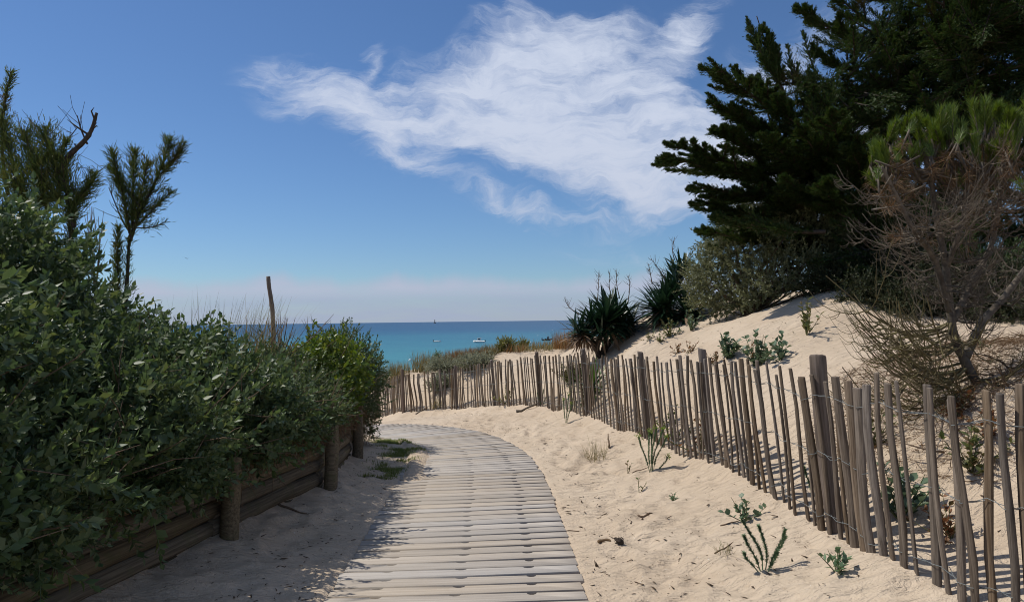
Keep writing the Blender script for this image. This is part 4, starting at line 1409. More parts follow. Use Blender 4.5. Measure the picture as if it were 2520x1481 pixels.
def turf_patch():
    """fine green turf creeping over the sand left of the boardwalk"""
    rng = np.random.default_rng(150)
    n = 5200
    k0 = [int((y + 2.5) / .05) for y in (7.3, 11.1)]
    ks = rng.integers(k0[0], k0[1], n)
    yy = WALK[ks, 1]
    off = -rng.normal(.72, .11, n) - .12 * np.abs(yy - 9.2) + .12 * vnoise(WALK[ks, 0] * 3, yy * 3, .5) * 2
    x = WALK[ks, 0] + WR[ks, 0] * off; y = WALK[ks, 1] + WR[ks, 1] * off
    keep = (vnoise(x, y, .28, 6) > -.16 + .22 * np.clip(8.8 - y, 0, 1.2)) & (x > wall_x(y) + .15)
    x, y = x[keep], y[keep]
    z = terrain(x, y)
    b = Bag(); m = len(x)
    for r in range(3):
        V, F = grass_blades(rng, m, .055, 0.02, .5, .0032)
        V = V.reshape(m, 8, 3) + np.stack([x, y, z], 1)[:, None, :]
        b.add(V.reshape(-1, 3), F)
    o = b.obj('turf', M_TURF)
    tag(o, 'short bright green turf creeping over sand at the inner bend of the boardwalk', 'grass', kind='stuff')


turf_patch()

# ------------------------------------------------------------------ vegetation on the seaward crest
GC = 'marram clumps along the seaward crest'
crest = [  # u, v, d, height px, spread, n, material, label
    (958, 915, 20.6, 24, .45, 260, M_GRASS, 'low marram clump at the crest beside the saltbush'),
    (985, 912, 20.8, 26, .35, 200, M_GRASS, 'bristly marram clump over the last tall fence post'),
    (1052, 905, 20.0, 42, .45, 380, M_GRASS, 'pale marram clump leaning on the seaward slope'),
    (1122, 888, 18.9, 30, .35, 420, M_DRY, 'russet dry grass clump in the silvery shrub'),
    (1150, 884, 18.7, 28, .35, 420, M_DRY, 'rusty dry grass clump beside the silvery shrub'),
    (1178, 882, 18.6, 30, .35, 420, M_DRY, 'straw-brown grass clump on the crest below the cabin boat'),
    (1204, 876, 18.6, 32, .30, 320, M_GRASS, 'tall olive marram clump right of the cabin boat'),
    (1270, 866, 18.6, 17, .35, 200, M_DRY, 'dry grass under the yellow-green bush on the crest'),
    (1330, 858, 18.4, 11, .8, 320, M_GRASS, 'low olive grass along the crest beneath the dark boat'),
    (1375, 852, 18.0, 16, .7, 380, M_GRASS, 'olive grass beside the dead yucca leaves'),
    (1395, 838, 17.0, 26, .35, 300, M_DRY, 'dry straw grass against the big yucca'),
]
for i, (u, v, d, hp, sp, n, mt, lab) in enumerate(crest):
    g = ground_at(u, v, d)
    top = at(u, v - hp, d).z
    tuft('marram_grass', lab, g, max(top - g.z, .25) * 1.05, sp, n, mt, 160 + i, GC, .30, 'grass', .007)


def small_bush(name, label, u, v, d, rx, rz, mat, seed, temps=T_SMALL, dens=300, size=1.2, group=None):
    g = ground_at(u, v, d)
    bl = ((g.x, g.y, g.z + rz * .7), (rx, rx * .8, rz))
    return build_shrub(name, label, 'shrub', group, [bl], [bl], (g.x, g.y, g.z), mat, temps, dens, seed, size, .6, 0, lambda p: p[:, 2] > g.z - .05)


small_bush('silvery_shrub', 'low silvery shrub spilling over the fence on the seaward crest', 1100, 900, 18.6, .62, .24, M_SILVER, 181, dens=240)
small_bush('silvery_shrub', 'grey tangled shrub behind the fence among the russet grass', 1170, 905, 18.0, .60, .22, M_SILVER, 182, dens=240)
small_bush('silvery_shrub', 'silvery shrub drooping onto the slats on the sand face', 1085, 925, 17.9, .38, .24, M_SILVER, 183, dens=240)
small_bush('yellow_bush', 'round yellow-green bush on the crest against the sea', 1246, 866, 18.8, .26, .24, M_BUSHY, 184, dens=360)
small_bush('yellow_bush', 'smaller faint yellow-green bush beside the round bush on the crest', 1288, 864, 19.0, .20, .17, M_BUSHY, 185, dens=300)
small_bush('green_plant', 'upright fresh green plant on the slope left of the small motorboat', 1075, 888, 19.4, .12, .26, M_SPUR, 186, dens=400)
small_bush('creeping_plant', 'low green creeping plant at the foot of the small yucca', 1412, 870, 13.6, .32, .16, M_WEED, 187, dens=300)


# ------------------------------------------------------------------ yuccas
def yucca_leaf_mesh(mat, L, w, droop):
    t = np.linspace(0, 1, 6); ww = np.array([.55, .8, 1, .9, .55, .02]) * w
    y = L * t; z = -droop * L * t ** 2.2
    V = np.vstack([np.stack([-ww, y, z + .25 * ww], 1), np.stack([np.zeros(6), y, z], 1), np.stack([ww, y, z + .25 * ww], 1)])
    F = []
    for i in range(5):
        F += [(i, 6 + i, 7 + i, i + 1), (6 + i, 12 + i, 13 + i, 7 + i)]
    me = np_mesh('leaf', V, np.array(F)); me.materials.append(mat)
    return me


YL = {}
for key, m in (('g', M_YUC), ('l', M_YUCL), ('d', M_YUCD)):
    YL[key] = [yucca_leaf_mesh(m, L, .026, dr) for L, dr in ((.55, .03), (.62, .10), (.50, .18), (.66, .05))]


def build_yucca(name, label, base, heads, seed, stalks=(), flowers=0, mass=()):
    """heads: (centre, leaf count, scale, key, dead count, lowest elevation)"""
    rng = np.random.default_rng(seed)
    b0 = Vector(base)
    root = tag(empty(name, base), label, 'plant')
    trunk = Bag()
    tot = 0
    for (c, n, sc, key, nd, low) in heads:
        c = Vector(c)
        P = catmull([np.zeros(3) + (0, 0, -.05), np.array((c - b0)) * .5 + rng.normal(0, .02, 3), np.array(c - b0)], 4)
        trunk.tube(P, np.linspace(.05, .04, len(P)), 7)
        for i in range(n + nd):
            dead = i >= n
            az = i * 2.39996 + rng.normal(0, .12)
            if dead:
                el = rng.uniform(-1.35, -.35); kk = 'd'
            else:
                el = math.asin(min(1, max(-1, low + (1 - low) * (i + .5) / n))); kk = key
            if tot >= 290: break
            tot += 1
            o = link('leaf', YL[kk][int(rng.integers(4))], None, root)
            d = Vector((math.cos(az) * math.cos(el), math.sin(az) * math.cos(el), math.sin(el)))
            q = d.to_track_quat('Y', 'Z')
            s = sc * rng.uniform(.8, 1.1)
            o.matrix_local = Matrix.LocRotScale(c - b0 + Vector((0, 0, -.10 * sc * (1 if not dead else 1.6) * (1 - i / (n + nd)))), q, Vector((s * rng.uniform(.9, 1.2), s, s)))
    trunk.obj('trunk', M_BARK, root, True)
    for (mm, keyc, nm) in ((M_YUC, 'g', 'leaf_mass'), (M_YUCD, 'd', 'dead_skirt')):
        lb = Bag()
        for (c, n, sc, low, k) in mass:
            if k != keyc: continue
            src = YL['g'][1]; tv = np.array([v.co[:] for v in src.vertices]); tf = np.array([p.vertices[:] for p in src.polygons])
            el = np.arcsin(rng.uniform(low, 1.0 if k == 'g' else .15, n)); az = rng.uniform(0, 6.28, n)
            d = np.stack([np.cos(az) * np.cos(el), np.sin(az) * np.cos(el), np.sin(el)], 1)
            s_ = sc * rng.uniform(.75, 1.1, n)
            lb.cloud(tv, tf, np.array(Vector(c) - b0) + rng.normal(0, .05, (n, 3)), d, np.tile((0, 0, 1.0), (n, 1)) + rng.normal(0, .15, (n, 3)), np.stack([s_ * 1.15, s_, s_], 1))
        if lb.n: tag(lb.obj(nm, mm, root), kind='stuff')
    for (a, b) in stalks:
        s = Bag(); a = np.array(a); b = np.array(b)
        P = catmull([a, (a + b) / 2 + rng.normal(0, .03, 3), b + rng.normal(0, .02, 3)], 5)
        s.tube(P - np.array(b0), np.linspace(.011, .004, len(P)), 5)
        for i in range(15):
            t = rng.uniform(.35, 1); o_ = P[int(t * (len(P) - 1))]
            dd = unit(rnd_unit(rng, 1)[0] * (1, 1, .4) + unit(b - a) * .7) * rng.uniform(.06, .18) * (1.3 - t * .6)
            s.tube(np.array([o_, o_ + dd * .6, o_ + dd + (0, 0, .03)]) - np.array(b0), [.004, .003, .0015], 3, False)
        s.obj('flower_stalk', M_DEADTWIG, root)
    for i in range(flowers):
        s = Bag(); q = np.array(heads[0][0]) - np.array(b0) + rng.normal(0, .12, 3) + (.12, -.25, .10)
        s.cloud(LEAF_O[0], LEAF_O[1], q + rng.normal(0, .015, (10, 3)), rnd_unit(rng, 10), rnd_unit(rng, 10), np.full(10, .06))
        s.obj('flower', M_FLOWER, root)
    return root


g = ground_at(1475, 850, 13.8)
build_yucca('yucca', 'big dark yucca clump with dead straw leaves and dry flower stalks, facing the open sea', g,
            [(A(1492, 790, 13.7), 120, 1.18, 'g', 6, -.5), (A(1532, 790, 14.1), 60, 1.0, 'g', 6, -.5), (A(1440, 812, 13.6), 36, .85, 'g', 34, -.4), (A(1480, 825, 13.4), 24, .85, 'g', 4, -.3)], 201,
            [(A(1470, 745, 13.8), A(1472, 662, 13.8)), (A(1505, 735, 13.8), A(1500, 668, 13.8)), (A(1525, 735, 14), A(1520, 664, 14)), (A(1545, 745, 14), A(1548, 678, 14)), (A(1425, 775, 13.7), A(1388, 738, 13.7))],
            mass=[(A(1508, 790, 13.9), 150, 1.15, -.5, 'g'), (A(1465, 800, 13.8), 110, 1.0, -.4, 'g'), (A(1545, 800, 14.1), 90, .95, -.5, 'g'), (A(1430, 825, 13.6), 90, .85, -.6, 'd'), (A(1425, 815, 13.5), 60, .8, -.3, 'g'), (A(1540, 825, 13.9), 40, .8, -.7, 'd')])
g = ground_at(1640, 800, 13.6)
build_yucca('yucca', 'tall dark yucca against the grey-green shrub with a bent dry stalk', g,
            [(A(1640, 750, 13.5), 120, 1.12, 'g', 8, -.6), (A(1664, 690, 13.9), 64, .92, 'g', 6, -.5), (A(1690, 765, 13.3), 70, 1.05, 'g', 6, -.6)], 202,
            [(A(1640, 690, 13.6), A(1600, 640, 13.6)), (A(1660, 640, 13.9), A(1662, 585, 13.9)), (A(1605, 700, 13.6), A(1597, 648, 13.6))],
            mass=[(A(1625, 765, 13.5), 140, 1.05, -.6, 'g'), (A(1655, 720, 13.7), 120, 1.0, -.5, 'g'), (A(1700, 775, 13.3), 90, 1.0, -.6, 'g'), (A(1680, 670, 13.9), 70, .85, -.5, 'g'), (A(1640, 790, 13.4), 40, .85, -.7, 'd')])
g = ground_at(1452, 885, 11.6)
build_yucca('yucca', 'small bright green yucca with pale flowers just behind the fence', g,
            [((g.x, g.y, g.z + .12), 80, .95, 'l', 10, .05)], 203, (), 6)

# ------------------------------------------------------------------ grey-green shrub and cypresses on the dune
GB = [((3.62, 11.9, 2.25), (.62, .6, .62)), ((3.85, 11.8, 2.75), (.6, .6, .6)), ((4.2, 11.7, 3.1), (.6, .6, .55)), ((4.55, 11.3, 2.25), (.95, .9, .85)), ((5.15, 11.6, 2.95), (.95, .9, .85)), ((4.0, 11.6, 1.95), (.62, .6, .5)), ((5.7, 11.5, 2.3), (.8, .8, .65)), ((4.75, 11.2, 3.1), (.7, .7, .65))]
build_shrub('grey_green_shrub', 'large rounded grey-green shrub under the cypress on the dune', 'shrub', None, GB, GB, tuple(ground_at(1850, 790, 11.4)), M_GREY, T_GREY, 135, 211, 1.15, .4, 0, lambda p: p[:, 2] > terrain(p[:, 0], p[:, 1]) + .10, None, M_DEADTWIG, ((1.0, 1.0), (.82, .6)), .22)


def build_cypress(name, label, base, trunk, tips, fills, seed, leaf=.046):
    rng = np.random.default_rng(seed)
    root = tag(empty(name, base), label, 'tree', 'dark cypresses on the dune')
    b0 = np.array(base); wood, fol = Bag(), Bag()
    TR = catmull([np.array(p) for p in trunk], 10)
    wood.tube(TR - b0, .13 * np.linspace(1, .0, len(TR)) ** 1.6 + .008, 9)

    def put(a, b, w, n, cur, rad, flat=.40):
        pos, d, line = plume(rng, a, b, w, int(n * 1.45), 9, flat, 1.45, cur, .05, .96, .22, .12, 1.4)
        wood.tube(line - b0, np.linspace(rad, .006, len(line)), 5, False)
        N = len(pos)
        up = rnd_unit(rng, N) * .8 + np.array([0, 0, .7])
        s = leaf * rng.uniform(.65, 1.35, N)
        fol.cloud(FROND[0], FROND[1], pos - b0, d + np.array([0, 0, .12]), up, np.stack([s * .62, s * 1.25, s], 1))

    def sub(a, b, w, n, cur, rad):
        """a limb with several side limbs, so the outline breaks up into fingers"""
        a, b = np.array(a), np.array(b)
        put(a, b, w, n, cur, rad, .22)
        L = np.linalg.norm(b - a)
        for i in range(int(7 + L * 4)):
            t = rng.uniform(.25, .92)
            o = a + (b - a) * t + np.array(cur) * 2 * t * (1 - t)
            dr = unit(unit(b - a) * 1.25 + rnd_unit(rng, 1)[0] * (.9, .9, .22) + (0, 0, .08))
            ll = L * (1 - t * .75) * rng.uniform(.25, .5)
            put(o, o + dr * ll, w * .55, int(n * .26), (0, 0, -.05), rad * .4, .25)

    for (a, b, w) in tips:
        L = np.linalg.norm(np.array(b) - np.array(a))
        sub(a, b, w * .85, int(95 * L), (0, 0, -.10 * L), .035)
    for (c0, r0, n, lmin, lmax) in fills:
        for i in range(n):
            d = rnd_unit(rng, 1)[0] * (1, .8, .6) + (0, -.15, .25)
            d = unit(d)
            k = TR[int(rng.uniform(.2, .95) * (len(TR) - 1))]
            o = np.array(c0) + rnd_unit(rng, 1)[0] * np.array(r0) * rng.random() ** .4
            L = rng.uniform(lmin, lmax)
            put(o, o + d * L, .32, int(66 * L), (0, 0, -.06 * L), .018)
    wood.obj('trunk', M_BARK, root, True)
    tag(fol.obj('crown', M_CYP, root), kind='stuff')
    return root


cb1 = ground_at(2090, 705, 12.3)
D1 = 11.6
T1 = [cb1, A(2060, 560, 12.0), A(1990, 380, 11.8), A(1915, 200, 11.7), A(1862, 40, 11.6)]
tips1 = [
    (A(1960, 420, D1), A(1636, 378, D1 - 1.5), .36), (A(1960, 410, D1 + .1), A(1655, 350, D1 - 1.5), .30),
    (A(1970, 360, D1), A(1742, 232, D1 - 1.5), .36), (A(1960, 290, D1), A(1748, 148, D1 - 1.5), .36),
    (A(1990, 400, D1), A(1758, 312, D1 - 1.5), .36), (A(2000, 460, D1), A(1712, 452, D1 - 1.5), .34),
    (A(2020, 520, D1), A(1715, 492, D1 - 1.5), .34), (A(2030, 570, D1 - 1.5), A(1760, 530, D1 - 1.5), .40),
    (A(1930, 230, D1), A(1838, 45, D1), .36), (A(1930, 200, D1), A(1880, 60, D1), .22), (A(1925, 250, D1), A(1905, 110, D1), .22),
    (A(1945, 300, D1), A(1850, 190, D1 - .4), .36), (A(1980, 330, D1), A(1990, 170, D1), .30),
    (A(2000, 420, D1), A(1860, 300, D1 - .6), .4), (A(2020, 500, D1), A(1850, 420, D1 - .8), .4),
    (A(2040, 560, D1), A(1900, 480, D1 - 1.0), .4), (A(2060, 590, D1), A(1960, 560, D1 - 1.1), .4),
    (A(2000, 600, D1), A(1730, 560, D1 - .7), .36), (A(1990, 470, D1), A(1760, 395, D1 - .5), .34), (A(1960, 330, D1), A(1775, 265, D1 - .2), .30), (A(1940, 260, D1), A(1800, 165, D1 + .2), .28),
    (A(2060, 460, D1), A(1880, 330, 9.9), .36), (A(2080, 440, D1), A(1960, 300, 9.6), .36), (A(2100, 420, D1), A(2040, 270, 9.5), .36), (A(2120, 480, D1), A(2110, 330, 9.4), .36),
    (A(2060, 520, D1), A(1930, 430, 9.7), .36), (A(2090, 540, D1), A(2030, 440, 9.4), .36), (A(2150, 500, D1), A(2190, 380, 9.4), .36), (A(2070, 400, D1), A(1900, 240, 10.3), .34),
    (A(2060, 540, D1), A(2040, 420, D1 - .9), .4), (A(2080, 600, D1), A(2120, 540, D1 - 1.0), .4),
]
fills1 = [(A(2060, 300, 12.1), (.8, .7, 1.0), 50, .7, 1.2), (A(1900, 560, 11.7), (.8, .5, .35), 34, .6, 1.0), (A(2040, 640, 11.6), (.8, .5, .35), 34, .6, 1.0), (A(2010, 420, 11.9), (.85, .8, .9), 46, .7, 1.3), (A(2080, 560, 11.9), (1.0, .8, .7), 46, .7, 1.3), (A(1915, 270, 11.8), (.35, .4, .7), 16, .5, .9), (A(1930, 480, 11.6), (.8, .5, .6), 26, .6, 1.1)]
build_cypress('cypress_tree', 'dark cypress with layered boughs reaching out towards the sea', tuple(cb1), T1, tips1, fills1, 221)

cb2 = ground_at(2330, 700, 12.8)
T2 = [cb2, A(2320, 480, 12.8), A(2300, 250, 12.8), A(2300, 0, 12.8), A(2320, -200, 12.8)]
D2 = 12.4
tips2 = [
    (A(2180, 130, D2), A(1960, 15, D2 - .3), .40), (A(2190, 200, D2), A(2000, 120, D2 - .3), .40), (A(2180, 240, D2), A(2005, 205, D2 - .3), .38), (A(2150, 300, D2), A(1985, 250, D2 - .3), .36),
    (A(2180, 80, D2), A(2040, -30, D2), .4), (A(2240, 60, D2), A(2160, -60, D2), .4), (A(2120, 360, D2), A(2010, 330, D2 - .5), .36),
]
fills2 = [(A(2300, 120, 12.6), (1.5, .9, 1.1), 135, .7, 1.4), (A(2280, 350, 12.4), (1.4, .9, 1.0), 115, .7, 1.4), (A(2260, 560, 12.0), (1.3, .9, .7), 56, .7, 1.3), (A(2140, 200, 12.5), (.7, .7, .9), 60, .6, 1.2)]
build_cypress('cypress_tree', 'tall dense dark cypress towering behind the young pine', tuple(cb2), T2, tips2, fills2, 222)

cb3 = ground_at(2560, 690, 11.6)
T3 = [cb3, A(2540, 480, 11.6), A(2520, 250, 11.6), A(2500, 20, 11.6), A(2500, -150, 11.6)]
fills3 = [(A(2440, 40, 11.2), (1.0, .6, .8), 80, .7, 1.3), (A(2380, 300, 11.4), (.8, .6, .9), 65, .7, 1.3), (A(2500, 120, 11.4), (1.2, .9, 1.2), 110, .7, 1.4), (A(2500, 400, 11.2), (1.2, .9, 1.1), 70, .7, 1.4), (A(2480, 610, 10.8), (1.2, .8, .6), 44, .6, 1.2), (A(2330, 640, 10.8), (.9, .6, .4), 30, .6, 1.1), (A(2220, 640, 10.3), (.7, .4, .4), 30, .5, .9), (A(2350, 710, 9.6), (.8, .4, .35), 34, .5, .9), (A(2490, 730, 9.0), (.8, .4, .4), 34, .5, .9), (A(2180, 560, 10.6), (.7, .5, .5), 26, .6, 1.0)]
build_cypress('cypress_tree', 'dense shadowy cypress behind the bare lower limbs of the young pine', tuple(cb3), T3, [], fills3, 223)


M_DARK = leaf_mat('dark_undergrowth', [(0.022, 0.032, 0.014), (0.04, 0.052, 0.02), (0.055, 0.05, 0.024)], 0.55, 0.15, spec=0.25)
UB = [(tuple(A(2085, 700, 10.2)), (.6, .4, .36)), (tuple(A(2165, 735, 9.3)), (.5, .38, .34)), (tuple(A(2265, 765, 8.7)), (.55, .38, .38)), (tuple(A(2180, 690, 9.9)), (.55, .4, .42)), (tuple(A(2290, 715, 9.3)), (.65, .45, .5)), (tuple(A(2410, 740, 8.8)), (.7, .45, .55)), (tuple(A(2530, 760, 8.3)), (.75, .45, .6)), (tuple(A(2640, 780, 7.8)), (.75, .5, .65))]  # leading blobs extend the real thicket to stand in for dune shade
for i, lab in enumerate(('dark thicket at the back of the dune under the layered cypress boughs, extended in place of shade', 'dark thicket of twiggy evergreen directly behind the young pine')):
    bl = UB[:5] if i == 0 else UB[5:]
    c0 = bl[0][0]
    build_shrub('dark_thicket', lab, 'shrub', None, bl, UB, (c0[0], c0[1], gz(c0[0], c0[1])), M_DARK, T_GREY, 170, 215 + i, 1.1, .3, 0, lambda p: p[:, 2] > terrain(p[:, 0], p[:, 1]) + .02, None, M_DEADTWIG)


def build_hanging():
    """withered grass and roots trailing over the top logs of the wall"""
    rng = np.random.default_rng(301)
    n = 2600
    y = np.concatenate([rng.uniform(4.9, 9.6, n), rng.uniform(9.2, 10.2, 700)]); N = len(y)
    x = wall_x(y) + rng.uniform(-.02, .16, N)
    z = np.interp(y, [4, 6.5, 9.6, 10.5], [.66, .66, .52, .30]) + rng.uniform(-.10, .05, N)
    far = np.arange(N) >= n
    z[far] = rng.uniform(.05, .45, far.sum()); x[far] += rng.uniform(0, .25, far.sum())
    d = np.stack([rng.normal(.25, .35, N), rng.normal(0, .5, N), -np.abs(rng.normal(.8, .35, N))], 1)
    b = Bag()
    b.cloud(NEEDLE[0], NEEDLE[1], np.stack([x, y, z], 1), d, rnd_unit(rng, N), np.stack([rng.uniform(.002, .004, N), rng.uniform(.10, .26, N), np.ones(N)], 1))
    o = b.obj('withered_grass', M_DEADN)
    tag(o, 'withered brown grass and roots trailing over the top logs of the wall', 'dry grass', kind='stuff')


build_hanging()


# ------------------------------------------------------------------ the young pine with bare lower limbs
def build_pine():
    rng = np.random.default_rng(231)
    base = ground_at(2425, 985, 5.0)
    b0 = np.array(base)
    root = tag(empty('young_pine', base), 'young pine with bare pale lower limbs and bright green needle tufts', 'tree')
    tr = Bag(); lo = Bag(); up_ = Bag(); ndl = Bag(); dead = Bag()
    D = 5.0
    stems = [
        ([b0 + (0, 0, -.1), A(2400, 935, D), A(2352, 840, D), A(2338, 760, D), A(2325, 640, D), A(2305, 540, D), A(2290, 440, D), A(2270, 370, D)], .038, .014),
        ([A(2338, 770, D), A(2300, 640, D - .1), A(2245, 560, D - .2), A(2205, 480, D - .25), A(2170, 410, D - .3)], .024, .010),
        ([A(2375, 880, D), A(2420, 790, D + .1), A(2480, 720, D + .2), A(2560, 600, D + .3), A(2600, 450, D + .3)], .032, .014),
        ([A(2345, 790, D), A(2400, 680, D + .1), A(2440, 600, D + .2), A(2462, 480, D + .2), A(2475, 340, D + .2)], .026, .012),
        ([A(2328, 660, D), A(2365, 560, D - .1), A(2385, 450, D - .1), A(2390, 330, D - .1)], .020, .010),
    ]
    lines = []
    for pts, r0, r1 in stems:
        P = catmull(pts, 8); lines.append((P, r0, r1))
        tr.tube(P - b0, np.linspace(r0, r1, len(P)) * (1 + rng.normal(0, .04, len(P))), 8)

    def jbranch(bag, o, d, L, r, depth, liftk):
        """bare limb sweeping out and turning upward, with whorls of side twigs"""
        t = np.linspace(0, 1, 8)
        P = o + np.outer(t * L, d) + np.outer(L * liftk * t ** 2.4, (0, 0, 1)) + np.outer(-L * .12 * np.sin(t * 3.1), (0, 0, 1))
        P[1:] += rng.normal(0, .012 * L, (7, 3))
        bag.tube(P - b0, np.linspace(r, r * .35, 8), 5 if depth > 1 else 4, False)
        if depth > 0:
            for s in ((.32, .55, .78) if depth > 1 else (.45, .8)):
                q = P[int(s * 7)]
                for k in range(int(rng.integers(1, 3)) + (depth > 1)):
                    dd = unit(d * .7 + rnd_unit(rng, 1)[0] * (.9, .9, .5))
                    jbranch(bag, q, dd, L * rng.uniform(.32, .55), r * .5, depth - 1, liftk * rng.uniform(.8, 1.5))
        return P[-1]

    # lower skirt, lichen-coloured, swept towards the open dune
    for i in range(26):
        P, r0, r1 = lines[0]
        o = P[int(rng.uniform(.10, .42) * (len(P) - 1))]
        az = rng.normal(math.pi * 1.02, .85)
        d = unit(np.array([math.cos(az), math.sin(az) * .8, rng.uniform(-.30, .05)]))
        L = rng.uniform(.45, .95)
        # keep the limb from diving into the sand
        e = o + d * L; gg = gz(e[0], e[1])
        if e[2] < gg + .10:
            d = unit(np.array([d[0], d[1], (gg + .12 - o[2]) / L]))
        jbranch(lo, o, d, L, .0105, 2, .42)
    # bare pale crown limbs
    for li, (P, r0, r1) in enumerate(lines):
        for i in range((22, 16, 13, 15, 12)[li]):
            o = P[int(rng.uniform(.25 if li == 0 else .10, .78) * (len(P) - 1))]
            az = rng.uniform(0, 6.28)
            d = unit(np.array([math.cos(az), math.sin(az), rng.uniform(-.1, .35)]))
            jbranch(up_, o, d, rng.uniform(.26, .52), .0066, 2, .42)

    def tuft_(o, d, L, n, nl, bag, spread=.75):
        t = rng.random(n); d = unit(np.array(d))
        pos = np.array(o) + np.outer(t * L, d)
        rd = rnd_unit(rng, n); rd = unit(rd - (rd @ d)[:, None] * d)
        bag.cloud(NEEDLE[0], NEEDLE[1], pos - b0, rd * spread + d * rng.uniform(.7, 1.3, (n, 1)), rnd_unit(rng, n), np.stack([np.full(n, .0034), nl * rng.uniform(.7, 1.15, n), np.ones(n)], 1))
        up_.tube(np.array([np.array(o) - d * .1, np.array(o) + d * L]) - b0, [.008, .005], 5)

    heads = [(2150, 405, 345, 5.0), (2175, 415, 352, 4.9), (2210, 400, 345, 5.0), (2232, 390, 352, 4.95), (2222, 345, 285, 5.05), (2255, 335, 280, 5.0), (2200, 350, 300, 5.1), (2270, 400, 330, 5.0),
             (2300, 370, 300, 5.0), (2315, 345, 260, 5.0), (2340, 340, 262, 5.0), (2360, 360, 290, 4.9), (2330, 390, 320, 5.1), (2290, 320, 290, 5.1),
             (2395, 340, 250, 5.0), (2420, 310, 235, 5.0), (2440, 330, 262, 5.1), (2460, 300, 240, 5.1), (2480, 330, 262, 5.0), (2470, 390, 310, 4.9), (2410, 390, 320, 4.9), (2440, 420, 350, 5.0), (2500, 360, 270, 5.0), (2530, 340, 250, 5.1), (2380, 400, 350, 5.0)]
    for (u, v0, v1, d) in heads:
        for k in range(2):
            o = A(u + rng.normal(0, 11), v0 + rng.normal(0, 7), d + rng.normal(0, .10)); e = A(u + rng.normal(0, 9), v1 + 12 + rng.normal(0, 6), d + rng.normal(0, .05))
            tuft_(o, e - o, np.linalg.norm(e - o), 300, .082, ndl, .55)
            # limb joining the tuft to the nearest stem
            best = min(lines, key=lambda l: np.min(np.linalg.norm(l[0] - o, axis=1) + 10 * (l[0][:, 2] > o[2] - .1)))
            q = best[0][int(np.argmin(np.linalg.norm(best[0] - o, axis=1) + 10 * (best[0][:, 2] > o[2] - .1)))]
            Q = catmull([q, q * .45 + o * .55 + np.array([0, 0, -.08]), o], 5)
            up_.tube(Q - b0, np.linspace(.013, .007, len(Q)), 5, False)
            # brown needles hanging below the tuft
            tuft_(o - (e - o) * .35 + rng.normal(0, .03, 3), (o - e) + np.array([rng.normal(0, .1), 0, 0]), .14, 60, .095, dead, 1.3)
    for i in range(16):
        o = A(rng.uniform(2150, 2540), rng.uniform(400, 500), 5 + rng.normal(0, .2))
        tuft_(o, rnd_unit(rng, 1)[0] * (.6, .6, .3) + (0, 0, .9), .13, 110, .08, ndl, .6)
    for i in range(34):
        o = A(rng.uniform(2160, 2560), 400 + 210 * rng.random() ** 1.6, 5 + rng.normal(0, .18))
        tuft_(o, rnd_unit(rng, 1)[0] * (1, 1, .5) + (0, 0, .2), .16, 55, .10, dead, 1.2)
    tr.obj('trunk', M_PBARK, root, True)
    lo.obj('lower_limbs', M_LICHEN, root, True)
    up_.obj('upper_limbs', M_PBARK, root, True)
    tag(ndl.obj('needles', M_PINE, root), kind='stuff')
    tag(dead.obj('dead_needles', M_DEADN, root), kind='stuff')


build_pine()


def build_brush():
    """brown heap of fallen needles and twigs under the pine, widened in place of shade"""
    rng = np.random.default_rng(241)
    c = ground_at(2400, 960, 5.0)
    b = Bag()
    n = 11000
    a = rng.uniform(0, 6.28, n); r = np.sqrt(rng.random(n))
    x = c.x + .20 + np.cos(a) * r * 1.25; y = c.y + .15 + np.sin(a) * r * 1.35  # spread beyond the real heap to darken sand that lacks shade
    bump = .16 * np.clip(1 - r, 0, 1) ** .7 + .05 * vnoise(x, y, .2, 2)
    z = terrain(x, y) + bump * rng.random(n) + .004
    d = rnd_unit(rng, n) * (1, 1, .45)
    b.cloud(NEEDLE[0], NEEDLE[1], np.stack([x, y, z], 1) - np.array(c), d, rnd_unit(rng, n), np.stack([rng.uniform(.0025, .005, n), rng.uniform(.05, .15, n), np.ones(n)], 1))
    o = b.obj('needle_litter', M_DEADN); o.location = c
    tag(o, 'heap of brown fallen needles and twigs under the young pine, widened in place of shade', 'litter', kind='stuff')
    for i in range(9):
        s = Bag(); u = 2260 + rng.uniform(0, 230); g_ = ground_at(u, 960 + rng.uniform(-40, 60), 4.9 + rng.normal(0, .25))
        P = [np.zeros(3)]; dd = unit(np.array([rng.normal(-.6, .6), rng.normal(0, .6), .25]))
        for k in range(6):
            dd = unit(dd + rng.normal(0, .25, 3)); P.append(P[-1] + dd * rng.uniform(.04, .09))
        P = np.array(P); P[:, 2] = np.clip(P[:, 2], 0.004, .14)
        s.tube(P, np.linspace(.007, .002, len(P)), 5)
        o = s.obj('fallen_twig', M_DEADTWIG, None, True); o.location = g_
        tag(o, 'crooked dry twig lying in the brown litter under the young pine', 'twig', 'fallen twigs under the pine')


build_brush()


